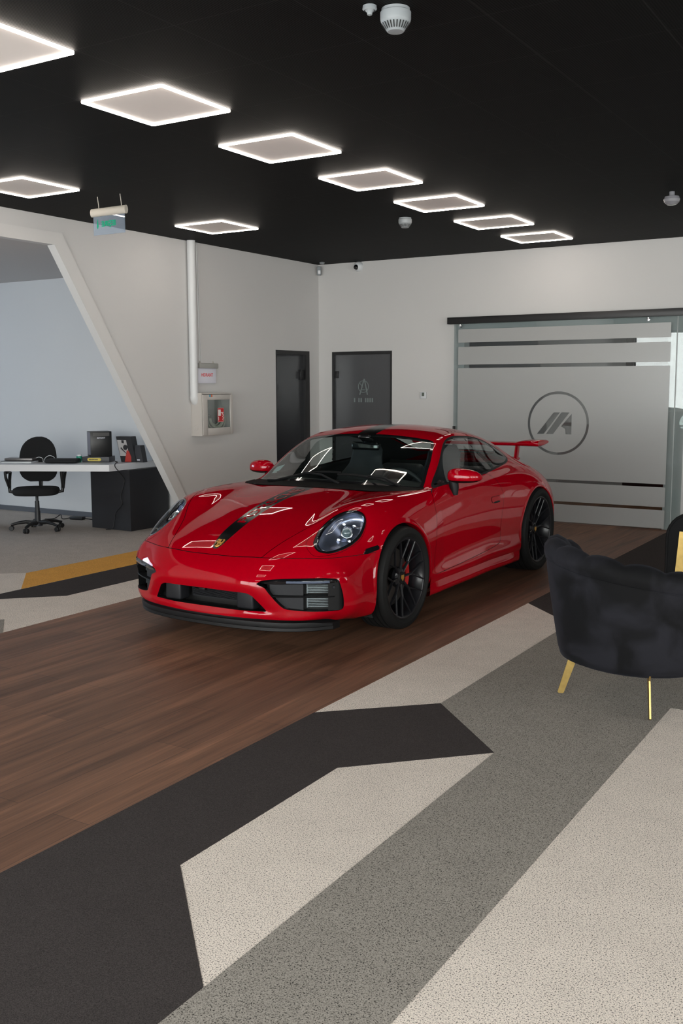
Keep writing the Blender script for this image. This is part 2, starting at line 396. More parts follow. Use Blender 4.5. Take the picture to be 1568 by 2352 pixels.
WSG = np.concatenate([[(1.045, -.1), (1.045, 0), (1.05, .12), (1.062, .25), (1.075, .38), (1.086, .48)], cr([(1.089, .515), (1.085, .548), (1.066, .572), (1.03, .588)], 4),
                      [(.955, .615), (.863, .646), (.81, .659), (.757, .672), (.671, .697), (.612, .712), (.59, .70), (.545, .62), (.485, .49), (.42, .33), (.385, .17), (.372, 0), (.372, -.1)]])
WIN = np.concatenate([[(.655, .868), (.74, .922)], cr([(.785, .949), (.921, 1.032), (1.05, 1.107), (1.135, 1.152), (1.215, 1.181), (1.312, 1.197), (1.409, 1.2), (1.596, 1.19), (1.75, 1.176), (1.886, 1.153), (2.036, 1.112), (2.172, 1.063), (2.245, 1.022), (2.263, .992), (2.25, .974), (2.20, .959), (2.12, .946), (2.0, .936)], 5),
                      cr([(1.81, .921), (1.527, .899), (1.2, .888), (.839, .876), (.675, .866)], 4)])
DOOR = np.concatenate([cr([(.64, .862), (.59, .846), (.548, .80), (.529, .757), (.507, .67), (.465, .55), (.447, .43), (.433, .31)], 4), [(.44, .29), (.6, .293)], cr([(.89, .303), (1.2, .318), (1.483, .336), (1.60, .352)], 3),
                       cr([(1.632, .372), (1.642, .511), (1.67, .602), (1.70, .678), (1.708, .743), (1.69, .79), (1.655, .845), (1.60, .896)], 4), cr([(1.56, .9015), (1.2, .889), (.839, .877), (.69, .868)], 3)])
REARW = np.concatenate([[(1.98, -.1), (1.98, 0), (1.99, .2), (2.02, .38)], cr([(2.03, .42), (2.08, .45), (2.25, .46), (2.5, .44), (2.66, .40), (2.72, .34)], 4), [(2.74, .2), (2.75, 0), (2.75, -.1)]])
STRH = np.concatenate([[(-.862, -.012)], cr([(-.858, .0), (-.852, .018), (-.83, .031), (-.79, .040), (-.70, .050), (-.5, .056), (-.25, .061), (0, .068), (.179, .073)], 3), [(.19, .073), (.19, -.012)]])
STRR = np.array([(1.046, -.02), (1.046, .08), (1.975, .08), (1.975, -.02)])
FA, FR = (-.015, .332), .375
RA, RR = (2.40, .345), .389
def arch(c, r):
    def f(V):
        dx, dz = V[:, 0]-c[0], V[:, 2]-c[1]
        g = np.where(dz > 0, np.hypot(dx, dz)-r, np.abs(dx)-r)
        return np.where(V[:, 1] > .5, g, np.where(np.abs(dx) < r+.2, .2, np.maximum(g, .2)))
    return f
upper = lambda V: (V[:, 2] > .48) & (V[:, 0] < .62)
label(S, 'hood', proj_f((0, 1), HOOD, upper), gap=.0022)
label(S, 'head', proj_f((0, 1), HEAD, lambda V: (V[:, 2] > .52) & (V[:, 0] < .0)), gap=.0016, ring=.011)
label(S, 'bump', lambda V: np.where((V[:, 0] < -.1), V[:, 2]-(.551+.008*np.clip((V[:, 1]-.15)/.25, 0, 1)), .5), gap=.0016)
label(S, 'grill', proj_f((1, 2), GRILL, lambda V: V[:, 0] < -.7))
label(S, 'intk', proj_f((1, 2), INTK, lambda V: (V[:, 0] < -.55) & (V[:, 1] > .3)))
label(S, 'lip', lambda V: np.where(V[:, 0] < -.45, V[:, 2]-(.192-.06*np.clip((V[:, 1]-.735)/.08, 0, 1)), .5))
label(S, 'fa', arch(FA, FR)); label(S, 'ra', arch(RA, RR))
label(S, 'ws', proj_f((0, 1), WSG, lambda V: (V[:, 2] > .8) & (V[:, 0] > .2) & (V[:, 0] < 1.4)), ring=.022)
label(S, 'win', proj_f((0, 2), WIN, lambda V: (V[:, 1] > .55) & (V[:, 0] > .3) & (V[:, 0] < 2.6) & (V[:, 2] > .75)), ring=.013)
BP = lambda V: np.where(V[:, 0] > .3, np.abs((V[:, 0]-1.655)*.762+(V[:, 2]-1.03)*.648)-.007, .5)
g = cutS(S, BP(S['V'])+.007*1); g = cutS(S, BP(S['V'])); S['L']['bp'] = g[S['T']].sum(1) < 0
S['L']['qtr'] = ((S['V'][S['T']].mean(1)[:, 0]-1.655)*.762+(S['V'][S['T']].mean(1)[:, 2]-1.03)*.648) > 0
label(S, 'door', proj_f((0, 2), DOOR, lambda V: (V[:, 1] > .6) & (V[:, 0] > .2) & (V[:, 0] < 2.0) & (V[:, 2] > .2)), gap=.0018)
label(S, 'hand', proj_f((0, 2), np.array(rrect(.185, .046, .02, 4, 1.572, .703)), lambda V: (V[:, 1] > .6) & (V[:, 0] > 1.2) & (V[:, 0] < 1.9)), gap=.0016)
label(S, 'surr', proj_f((0, 1), SURR, lambda V: (V[:, 2] > .52) & (V[:, 0] < .0)), gap=.0009)
label(S, 'cowl', proj_f((0, 1), COWL, lambda V: (V[:, 2] > .8) & (V[:, 0] < .75)))
label(S, 'rw', proj_f((0, 1), REARW, lambda V: (V[:, 2] > .9) & (V[:, 0] > 1.7)), ring=.02)
label(S, 'sh', proj_f((0, 1), STRH, upper)); label(S, 'sr', proj_f((0, 1), STRR, lambda V: (V[:, 2] > 1.) & (V[:, 0] > .8)))
label(S, 'under', lambda V: V[:, 2]-.125)
L = S['L']; Vs, Ns, Ts = S['V'], S['N'], S['T']
gone = L['fa'] | L['ra'] | L['grill'] | L['intk']
def both(mask): 
    T = Ts[mask]; n = len(Vs)
    return np.concatenate([Vs, Vs*MIR]), np.concatenate([Ns, Ns*MIR]), np.concatenate([T, T+n])
def pan(name, mask, mat, parent=None): return panel(name, *both(mask), mat, parent)
def pan2(name, mask, mat, parents=None):
    out = []
    for i, m in enumerate((np.ones(3), MIR)):
        out.append(panel(name, Vs*m, Ns*m, Ts[mask], mat, parents[i] if parents else None))
    return out
head = L['head'] & (Vs[Ts].mean(1)[:, 2] > .52)
win = L['win']; ws = L['ws']; rw = L['rw']
hood = L['hood'] & ~head
lip = L['lip'] & ~gone
bump = L['bump'] & ~hood & ~head & ~gone & ~lip & (Vs[Ts].mean(1)[:, 0] < FA[0])
door = L['door'] & ~win & ~gone
gap = (L['hood_gap'] & ~head) | (L['head_gap'] & ~gone) | (L['bump_gap'] & ~L['hood'] & ~head & ~gone & (Vs[Ts].mean(1)[:, 1] > .36)) | (L['door_gap'] & ~win) | (L['surr_gap'] & ~head & ~L['head_gap'] & ~gone) | (L['hand_gap'])
inboard = Vs[Ts].mean(1)
shell = ~(gone | (L['cowl'] & ~hood) | head | win | ws | rw | hood | lip | bump | door | gap)
body = pan('body_shell', shell & ~L['sr'], M_RED)
tag(body, 'glossy red painted bodywork')
hoodo = pan('hood', hood & ~gap & ~L['sh'], M_RED)
hs = pan('hood_stripe', hood & L['sh'] & ~gap, M_STRIPE, hoodo); tag(hs, 'black bonnet stripe')
rs = pan('roof_stripe', shell & L['sr'], M_STRIPE); tag(rs, 'black roof stripe')
bumper = pan('front_bumper', bump & ~gap, M_RED)
doors = pan2('door', door & ~gap & ~L['hand'], M_RED)
Vs_k = Vs; Vs = Vs+Ns*(.003*(L['hand'].any()))
pan2('door_handle', L['hand'] & ~L['hand_gap'], M_RED, doors); Vs = Vs_k
lipo = pan('front_lip', lip, M_BLK); tag(lipo, 'black lower front lip')
# recessed joints between panels
gp = both(gap); panel('panel_joint', gp[0]-gp[1]*.004, gp[1], gp[2], M_VOID)
wso = pan('windshield', ws & ~L['ws_ring'], M_WS)
fr = both(L['ws_ring']); panel('glass_border', fr[0]-fr[1]*.001, fr[1], fr[2], M_GLOSS, wso)
rwo = pan('rear_window', rw & ~L['rw_ring'], M_SG)
fr = both(L['rw_ring']); panel('glass_border', fr[0]-fr[1]*.001, fr[1], fr[2], M_GLOSS, rwo)
sgl = pan2('side_window', win & ~L['win_ring'] & ~L['bp'] & ~L['qtr'], M_SG)
qgl = pan2('quarter_window', win & ~L['win_ring'] & ~L['bp'] & L['qtr'], M_SG)
pan2('window_seal', win & (L['win_ring'] | L['bp']), M_BLK)
# inside lining of the cabin skin
lining = (shell | door | L['win_ring'] | L['ws_ring']) & (inboard[:, 0] > .67) & (inboard[:, 0] < 2.8) & (inboard[:, 2] > .62)
ln_ = both(lining); panel('headliner', ln_[0]-ln_[1]*.014, -ln_[1], ln_[2], M_CLOTH)
def surf_z(x, y):
    """height of the upper skin above (x, |y|)"""
    d = (Vs[:, 0]-x)**2+(Vs[:, 1]-abs(y))**2; d = np.where(Vs[:, 2] > .5, d, 9)
    i = np.argsort(d)[:6]; w = 1/(d[i]+1e-6); return float((Vs[i, 2]*w).sum()/w.sum())
def surf_y(x, z):
    d = (Vs[:, 0]-x)**2+(Vs[:, 2]-z)**2; d = np.where(Vs[:, 1] > .55, d, 9)
    i = np.argsort(d)[:6]; w = 1/(d[i]+1e-6); return float((Vs[i, 1]*w).sum()/w.sum())
# ---- inward returns of the cut edges
def boundary(mask, f, eps=3e-4):
    T = Ts[mask]; e = np.concatenate([T[:, [0, 1]], T[:, [1, 2]], T[:, [2, 0]]]); es = np.sort(e, 1)
    u, c = np.unique(es, axis=0, return_counts=True); u = u[c == 1]
    g = np.abs(f(Vs)); return u[(g[u[:, 0]] < eps) & (g[u[:, 1]] < eps)]
def flange(name, edges, off, mat, parents, back=0.):
    for m, p in zip((np.ones(3), MIR), parents):
        mb = MB(); vv = Vs*m
        for a, b in edges:
            A, B = vv[a], vv[b]; oa, ob = off(Vs[a])*m, off(Vs[b])*m
            mb.add([A, B, B+ob, A+oa], [[0, 1, 2, 3]])
        cbuild(mb, name, mat, p, angle=60, weld=4e-4)
def arch_flare(c, r):
    f = arch(c, r); ok = (np.abs(f(Vs)) < 4e-4) & (Vs[:, 1] > .6) & (Vs[:, 2] > .13)
    P = Vs[ok]; an = np.arctan2(P[:, 2]-c[1], P[:, 0]-c[0]); up_ = P[:, 2] >= c[1]-.002
    o = np.argsort(an[up_]); A, Y = an[up_][o], P[up_][o, 1]
    lo = [P[(~up_) & ((P[:, 0] > c[0]) == k)] for k in (True, False)]
    path = []
    def down(Q, x):
        Q = Q[np.argsort(-Q[:, 2])]; zs = np.linspace(c[1]-.01, max(.135, Q[-1, 2]), 8)
        return [(x, float(np.interp(-z, -Q[:, 2], Q[:, 1])), z) for z in zs]
    rows = []
    def row(x, z, dx, dz, y):
        ox_, oz_ = x+dx*.030, z+dz*.030
        try: yo = min(surf_y(ox_, oz_), y+.02)
        except Exception: yo = y
        return [(ox_, yo+.0004, oz_), (x+dx*.017, (yo+y)/2+.0035, z+dz*.017), (x+dx*.004, y+.0055, z+dz*.004), (x-dx*.003, y+.003, z-dz*.003), (x-dx*.004, y-.05, z-dz*.004)]
    for x, y, z in down(lo[0], c[0]+r)[::-1]: rows.append(row(x, z, 1, 0, y))
    for a in np.linspace(0.0, PI, 61): rows.append(row(c[0]+r*math.cos(a), c[1]+r*math.sin(a), math.cos(a), math.sin(a), float(np.interp(a, A, Y))))
    for x, y, z in down(lo[1], c[0]-r): rows.append(row(x, z, -1, 0, y))
    k_ = np.ones(7)/7
    R_ = np.array(rows); 
    for j in range(5):
        yy_ = np.pad(R_[:, j, 1], 3, mode='edge'); R_[:, j, 1] = np.convolve(yy_, k_, 'valid')
    for m in (np.ones(3), MIR):
        mb = MB(); mb.loft([[tuple(p_*m) for p_ in r_] for r_ in R_], closed=False); cbuild(mb, 'wheel_arch_lip', M_RED, body, angle=50)
arch_flare(FA, FR); arch_flare(RA, RR)
flange('intake_edge', boundary(~gone, proj_f((1, 2), INTK, lambda V: (V[:, 0] < -.55) & (V[:, 1] > .3))), lambda v: np.array([.05, -.02, 0]), M_BLK, [bumper, bumper])
flange('grille_edge', boundary(~gone, proj_f((1, 2), GRILL, lambda V: V[:, 0] < -.7)), lambda v: np.array([.05, -.0, 0]), M_BLK, [bumper, bumper])

# ---- lettering on the bonnet stripe, laid on the panel
tv, tf = text_mesh('PORSCHE', 1., .012)
tv = np.array(tv); tv[:, 0] -= tv[:, 0].min(); tv[:, 0] /= tv[:, 0].max(); tv[:, 1] -= tv[:, 1].min(); tv[:, 1] = tv[:, 1]/tv[:, 1].max()-.5
hm = Ts[hood]; hid = np.unique(hm); HX = Vs[hid]
def hood_z(x, y):
    d = (HX[:, 0]-x)**2+(HX[:, 1]-abs(y))**2; i = np.argsort(d)[:8]; 
    A = np.c_[np.ones(8), HX[i, 0], HX[i, 1]]; c, *_ = np.linalg.lstsq(A, HX[i, 2], rcond=None); return c[0]+c[1]*x+c[2]*abs(y)
mb = MB(); bm = bmesh.new()
vs = [bm.verts.new((p[0]*.70-.585, -p[1]*1., 0)) for p in tv]
for f in tf:
    try: bm.faces.new([vs[i] for i in f])
    except ValueError: pass
for k in range(1, 30):
    geom = list(bm.verts)+list(bm.edges)+list(bm.faces)
    bmesh.ops.bisect_plane(bm, geom=geom, plane_co=(-.585+.70*k/30, 0, 0), plane_no=(1, 0, 0))
bm.verts.index_update()
for v in bm.verts:
    w = .062+.022*(v.co.x+.585)/.70; v.co.y *= w
    v.co.z = hood_z(v.co.x, v.co.y)+.0012
mb.add([v.co[:] for v in bm.verts], [[v.index for v in f.verts] for f in bm.faces]); bm.free()
o = cbuild(mb, 'hood_lettering', M_RED, hoodo, angle=180); tag(o, 'red capital lettering on the black stripe')
# crest badge
mb = MB(); poly = [(-.846, 0), (-.838, .014), (-.825, .023), (-.805, .027), (-.785, .027), (-.779, .02), (-.783, .008), (-.781, 0)]
poly = poly+[(x, -y) for x, y in poly[::-1]][1:-1]
c = [(x, y, hood_z(x, y)) for x, y in poly]; n_ = len(c)
mb.add([(x, y, z-.002) for x, y, z in c]+[(x, y, z+.004) for x, y, z in c]+[(-.812, 0, hood_z(-.812, 0)+.0065)],
       [[i, (i+1) % n_, n_+(i+1) % n_, n_+i] for i in range(n_)]+[[n_+i, n_+(i+1) % n_, 2*n_] for i in range(n_)])
badge = cbuild(mb, 'hood_badge', M_GOLD, hoodo, angle=30); tag(badge, 'gold shield badge at the nose')
mb = MB()
for bx, by in ((-.800, .013), (-.826, -.012)):
    mb.tube([(bx-.009, by, hood_z(bx-.009, by)+.0062), (bx+.009, by, hood_z(bx+.009, by)+.0062)], .004, 6)
for bx, by in ((-.800, -.013), (-.826, .012)):
    for k in range(3): mb.tube([(bx-.008, by-.005+k*.005, hood_z(bx, by)+.006), (bx+.008, by-.005+k*.005, hood_z(bx, by)+.006)], .0016, 5)
cbuild(mb, 'badge_enamel', M_GLOSS, badge)

# ---- front air openings
mb = MB(); mb.span((-.78, -.46, .20), (-.77, .46, .385)); mb.span((-.925, -.40, .205), (-.77, .40, .215)); mb.span((-.925, -.34, .372), (-.77, .34, .385))
cbuild(mb, 'grille_cavity', M_VOID, bumper)
mb = MB()
for k in range(14): mb.span((-.862, -.185, .272+k*.0063), (-.84, .205, .2745+k*.0063))
mb.span((-.845, -.19, .262), (-.835, .21, .362))
cbuild(mb, 'radiator_mesh', M_DUCT, bumper)
for s in (1, -1):
    mb = MB(); mb.box((-.885, s*.285, .299), (.10, .125, .112), (0, 0, 0), .014, 3); cbuild(mb, 'air_flap', M_DUCT, bumper)
mb = MB(); mb.box((-.955, -.02, .343), (.03, .05, .018), None, .005); mb.box((-.958, -.06, .338), (.02, .035, .012), (0, 0, .3), .004); cbuild(mb, 'radar_sensor', M_BLK, bumper)
def fp(y):      # front plan curve near z=.35
    return float(np.interp(abs(y), [0, .28, .39, .42, .53, .65, .745, .806, .83], [-.99, -.98, -.955, -.945, -.895, -.83, -.765, -.70, -.665]))
for s in (1, -1):
    mb = MB()
    ys = np.linspace(.40, .83, 12)
    mb.loft([[(fp(y)+.10, s*y*.99, .225) for y in ys], [(fp(y)+.10, s*y*.99, .47) for y in ys]], closed=False)
    cbuild(mb, 'intake_cavity', M_VOID, bumper)
    # top light blade
    rings = []
    for y in np.linspace(.398, .80, 22):
        t = (y-.398)/.402; h = .019*min(1, math.sin(min(1, t*3.2)*PI/2)**.6+.05)*(1 if t < .9 else 1-.35*(t-.9)/.1); zc = .420+.008*min(1, t*2)
        x = fp(y)-.004+.012*(1-h/.019)
        rings.append([(x+.045, s*y, zc+h*.8), (x+.012, s*y, zc+h), (x, s*y, zc+h*.3), (x+.004, s*y, zc-h*.5), (x+.03, s*y, zc-h), (x+.06, s*y, zc-h*.8)])
    mb = MB(); mb.loft(rings, True, True, True); bl = cbuild(mb, 'daylight_blade', M_GLOSS, bumper, angle=50)
    rings = []
    for y in np.linspace(.56, .775, 12):
        x = fp(y)-.0075; rings.append([(x+.004, s*y, .4335), (x, s*y, .430), (x+.001, s*y, .4215), (x+.006, s*y, .419)])
    mb = MB(); mb.loft(rings, True, True, True); o = cbuild(mb, 'light_strip', pm('smoked_light_strip', (.09, .11, .16), .12, coat=1.) if s == 1 else MATS['smoked_light_strip'], bl)
    # thin middle blade
    mb = MB(); rings = []
    for y in np.linspace(.463, .79, 14):
        x = fp(y)+.006; rings.append([(x, s*y, .335), (x+.004, s*y, .339), (x+.07, s*y, .340), (x+.07, s*y, .331), (x+.004, s*y, .331)])
    mb.loft(rings, True, True, True); cbuild(mb, 'intake_blade', M_BLK, bumper)
    # inner duct and radiator fins
    mb = MB(); mb.loft([[(fp(y)+.045+.03*(.62-y), s*y, z) for z in (.25, .42)] for y in np.linspace(.44, .625, 6)], closed=False); cbuild(mb, 'intake_duct', M_DUCT, bumper)
    mb = MB()
    for z0 in (.349, .262):
        for k in range(7):
            z = z0+k*.0098
            mb.loft([[(fp(y)+.085, s*y, z), (fp(y)+.085, s*y, z+.0042), (fp(y)+.095, s*y, z+.0042), (fp(y)+.095, s*y, z)] for y in np.linspace(.628, .775, 6)], True, True, True)
        mb.loft([[(fp(y)+.084, s*y, z0-.004), (fp(y)+.084, s*y, z0+.066), (fp(y)+.095, s*y, z0+.066), (fp(y)+.095, s*y, z0-.004)] for y in (.624, .629)], True, True, True)
    cbuild(mb, 'intake_radiator', M_ALU, bumper)
    # solid outer panel with parking sensor
    mb = MB(); rings = []
    for y in np.linspace(.762, .816, 6):
        x = fp(y)+.012; a = .25+.0*(y-.762); b = .44-.35*max(0, y-.80)
        rings.append([(x, s*y, a), (x, s*y, b), (x+.10, s*y, b), (x+.10, s*y, a)])
    mb.loft(rings, True, True, True); pn = cbuild(mb, 'intake_outer_panel', M_BLK, bumper)
    mb = MB(); d = Vector((-.72, s*.69, 0)).normalized(); c = Vector((fp(.785)+.014, s*.785, .392)); mb.lathe([(.0, .006), (.009, .006), (.011, .003), (.011, -.01)], c, d, 16)
    cbuild(mb, 'parking_sensor', M_DUCT, pn)
# splitter under the lip
mb = MB(); rings = []
for y in np.linspace(-.76, .76, 41):
    a = abs(y); x = float(np.interp(a, [0, .114, .23, .348, .44, .515, .60, .67, .72, .76], [-.968, -.966, -.957, -.940, -.919, -.897, -.851, -.794, -.738, -.690]))
    k = min(1, (.765-a)/.10); k = k*k*(3-2*k); zt = .166+.018*k; p_ = .012*k-.006*(1-k)
    rings.append([(x+.012, y, zt), (x-p_, y, zt-.006), (x-p_-.003*k, y, .160), (x-p_, y, .148), (x-p_+.006, y, .144), (x-p_+.004, y, .126), (x-p_+.012, y, .121), (x+.09, y, .121), (x+.09, y, zt)])
mb.loft(rings, True, True, True); cbuild(mb, 'front_splitter', M_BLK)
mb = MB(); mb.span((-.60, -.66, .118), (3.2, .66, .128)); mb.span((-.82, -.46, .118), (-.6, .46, .128)); cbuild(mb, 'underbody', M_VOID)
# ---- side marker lamps
for s in (1, -1):
    mb = MB(); px_ = [(-.452, .562), (-.418, .588), (-.322, .600), (-.306, .577), (-.42, .558)]
    pts = [(x, surf_y(x, z)+.004, z) for x, z in px_]; inn = [(x, y-.02, z) for x, y, z in pts]
    mb.add([(x, s*y, z) for x, y, z in pts+inn], [[0, 1, 2, 3, 4], [9, 8, 7, 6, 5]]+[[i, (i+1) % 5, 5+(i+1) % 5, 5+i] for i in range(5)])
    cbuild(mb, 'side_marker', M_GLOSS)
# ---- headlamps
HC2 = HEAD.mean(0)
def hz(x, y):
    d = (HVx[:, 0]-x)**2+(HVx[:, 1]-y)**2; i = np.argsort(d)[:6]; w = 1/(d[i]+1e-7); return float((HVx[i, 2]*w).sum()/w.sum())
HVx = Vs[np.unique(Ts[L['head']])]
AXI = np.array([.86, -.10, -.30]); AXI /= np.linalg.norm(AXI)       # into the lamp
rim = np.array([(x, y, hz(x, y)) for x, y in HEAD[::2]])
for s in (1, -1):
    m = np.array([1, s, 1.])
    hl = empty('headlight'); hl.parent = CAR
    bul = Vs[np.unique(Ts[head])]
    dc = np.hypot((Vs[:, 0]-HC2[0])/.2, (Vs[:, 1]-HC2[1])/.11); bulge = .022*np.clip(1-dc**2, 0, 1)
    Vb = Vs+Ns*bulge[:, None]; fb = np.cross(Vb[Ts[:, 1]]-Vb[Ts[:, 0]], Vb[Ts[:, 2]]-Vb[Ts[:, 0]]); fb *= np.sign((fb*Ns[Ts].mean(1)).sum(1))[:, None]
    Nb = np.zeros_like(Vb)
    for k in range(3): np.add.at(Nb, Ts[:, k], fb)
    Nb = Nb/(np.linalg.norm(Nb, axis=1, keepdims=True)+1e-12); Vb = Vb*m
    panel('headlight_lens', Vb, Nb*m, Ts[head & ~L['head_ring'] & ~L['head_gap']], M_LENS, hl)
    panel('headlight_gasket', Vs*m, Ns*m, Ts[head & L['head_ring'] & ~L['head_gap']], M_GLOSS, hl)
    c0 = rim.mean(0)
    def ring_(sc, dep): return [tuple((c0+(p-c0)*sc+AXI*dep)*m) for p in rim]
    mb = MB(); mb.loft([ring_(.985, .004), ring_(.95, .03), ring_(.93, .045)], True); cbuild(mb, 'headlight_bezel', M_GLOSS, hl, angle=50)
    mb = MB(); mb.loft([ring_(.93, .042), ring_(.88, .07), ring_(.70, .105), ring_(.40, .125)], True, False, True); cbuild(mb, 'headlight_bowl', M_REFL, hl, angle=60)
    rg = [Vector(p) for p in ring_(.905, .026)]
    mb = MB(); mb.tube(rg, .0018, 6, closed=True); cbuild(mb, 'chrome_ring', M_CHROME, hl)
    pc = (c0+AXI*.062+np.array([.02, .0, .0]))
    d = Vector((-.80, .42*1., -.0)); d.normalize(); d = Vector((d.x, d.y*s, d.z)); pcm = Vector(tuple(pc*m))
    mb = MB(); mb.lathe([(.0, .034), (.012, .032), (.022, .026), (.028, .016), (.030, .006), (.030, -.03)], pcm, d, 24); cbuild(mb, 'projector_lens', pm('projector_glass', (.10, .14, .15), .05, coat=1.) if s == 1 else MATS['projector_glass'], hl, angle=60)
    mb = MB(); mb.lathe([(.030, .008), (.036, .010), (.039, .004), (.039, -.03)], pcm, d, 24); cbuild(mb, 'projector_ring', M_CHROME, hl, angle=50)
    u = Vector((.62, 0, .78)); w = Vector((.2, s*.95, -.15)).normalized()
    for a, b in ((.058, .030), (-.052, .034), (.056, -.038), (-.058, -.036)):
        mb = MB(); c = pcm+u*a+w*b; mb.box(c, (.010, .020, .012), (0, -.6, s*.3), .003)
        cbuild(mb, 'running_light', M_LED, hl)
    for a, b in ((.05, .045), (-.05, .046)):
        mb = MB(); c = pcm+u*a+w*b; mb.tube([c-w*.02, c+w*.025], .006, 8); cbuild(mb, 'headlight_trim', M_CHROME, hl)
# ---- wiper cowl + wipers
mb = MB(); rows = []
cow = [(.178, 0, .878), (.19, .16, .876), (.222, .32, .872), (.262, .50, .866), (.30, .62, .867), (.42, .70, .866), (.56, .735, .866)]
cow2 = [(.385, 0, .90), (.395, .17, .897), (.43, .33, .890), (.495, .49, .882), (.555, .62, .872), (.59, .69, .870), (.615, .72, .872)]
A_ = cr(cow, 5); B_ = cr(cow2, 5); full = []
for A, B in list(zip(A_, B_))[::-1]: full.append((A*MIR, B*MIR))
full += list(zip(A_, B_))[1:]
for A, B in full: rows.append([tuple(A*(1-t)+B*t+np.array([0, 0, .002-.016*math.sin(t*PI)*(1-.7*abs(A[1])/.75)])) for t in np.linspace(0, 1, 6)])
mb.loft(rows, closed=False); cbuild(mb, 'wiper_cowl', pm('dull_black_cowl', (.003, .003, .003), rough=.7, spec=.1), angle=60)
def wsz(x, y): return surf_z(x, y)
for (x0, y0), (x1, y1), (xa, ya) in (((.44, -.52), (.47, .12), (.375, .16)), ((.45, .10), (.53, .56), (.44, .62))):
    mb = MB(); P = [(x0+(x1-x0)*t, y0+(y1-y0)*t, wsz(x0+(x1-x0)*t, y0+(y1-y0)*t)+.012) for t in np.linspace(0, 1, 9)]
    mb.tube(P, [(.006, .010)]*9, 6); w = cbuild(mb, 'wiper', M_BLK)
    mb = MB(); mid = P[4]; mb.tube([(xa, ya, .893), ((xa+mid[0])/2, (ya+mid[1])/2, mid[2]+.004), (mid[0], mid[1], mid[2]+.010)], [.010, .008, .006], 8); cbuild(mb, 'wiper_arm', M_BLK, w)
# ---- door mirrors
def mirror(s):
    rt = empty('side_mirror'); rt.parent = CAR
    # cap: rings along y (inner -> outer)
    rings = []
    prof = [(0.0, .42), (.04, .62), (.10, .80), (.2, .94), (.35, 1.), (.55, .97), (.72, .87), (.86, .70), (.95, .46), (1., .14)]
    for t, k in prof:
        y = .785+.243*t; x0 = .865+.035*t*t; z0 = .934-.006*t
        ring = []
        for a in np.linspace(0, 2*PI, 28, endpoint=False):
            ca, sa = math.cos(a), math.sin(a)
            rx = .066 if ca < 0 else .050; rz = .066 if sa > 0 else .044
            e = .8
            ring.append((x0+rx*k*math.copysign(abs(ca)**e, ca)+.03*(1-k), s*y, z0+rz*k*math.copysign(abs(sa)**e, sa)*(1 if sa > 0 else .95)))
        rings.append(ring)
    zsplit = .909
    mb = MB(); mb.loft([[(x, y, max(z, zsplit)) for x, y, z in r] for r in rings], True, True, True); cbuild(mb, 'mirror_cap', M_RED, rt, angle=50)
    mb = MB(); mb.loft([[(x, y, min(z, zsplit-.001)) for x, y, z in r] for r in rings[:9]], True, True, True); cbuild(mb, 'mirror_base', M_BLK, rt, angle=50)
    mb = MB(); mb.tube([(.885, s*.822, .912), (.885, s*.822, .885), (.885, s*.826, .85), (.885, s*.828, .80)], [(.034, .036), (.036, .038), (.034, .040), (.024, .036)], 12); cbuild(mb, 'mirror_stalk', M_BLK, rt, angle=60)
    mb = MB(); mb.box((.925, s*.90, .936), (.006, .17, .068), (0, 0, 0), .002); cbuild(mb, 'mirror_glass', M_MIRR, rt)
mirror(1); mirror(-1)
# ---- dark tube standing in for the shade under the door handles
for s, dr in zip((1, -1), doors):
    mb = MB(); mb.tube([(x, s*(surf_y(x, .683)+.001), .682) for x in np.linspace(1.51, 1.635, 8)], [.002, .006, .008, .008, .008, .008, .006, .002], 8); cbuild(mb, 'handle_shade', M_VOID, dr)
# ---- side skirt ridges
for s in (1, -1):
    mb = MB(); rings = []
    for x in np.linspace(.357, 2.005, 34):
        t = (x-.357)/1.648; b = float(np.mean([surf_y(x+dx_, .24+dz_) for dx_ in np.linspace(-.07, .07, 9) for dz_ in (-.015, 0, .015)])); k = min(1, t/.10)*min(1, (1-t)/.14); k = k*k*(3-2*k)
        zt = .272+.05*t
        rings.append([(x, s*(b-.014), zt+.01), (x, s*(b+.001*k-.004), zt-.01), (x, s*(b+.004*k), .235), (x, s*(b+.011*k), .200), (x, s*(b+.018*k), .176), (x, s*(b+.010*k-.004), .156), (x, s*(b-.02), .149), (x, s*(b-.08), .149)])
    mb.loft(rings, False, False, False); cbuild(mb, 'side_skirt', M_RED, angle=70)
# ---- wheel housings
for (cx, cz), r in ((FA, FR), (RA, RR)):
    for s in (1, -1):
        mb = MB(); V = []
        arc = [(cx+(r+.004)*math.cos(a), cz+(r+.004)*math.sin(a)) for a in np.linspace(-.55, PI+.55, 30)]
        mb.loft([[(x, s*.845, z) for x, z in arc], [(x, s*.5, z) for x, z in arc]], closed=False)
        n0 = len(mb.V); mb.add([(x, s*.5, z) for x, z in arc], [list(range(30))])
        cbuild(mb, 'wheel_housing', M_VOID)
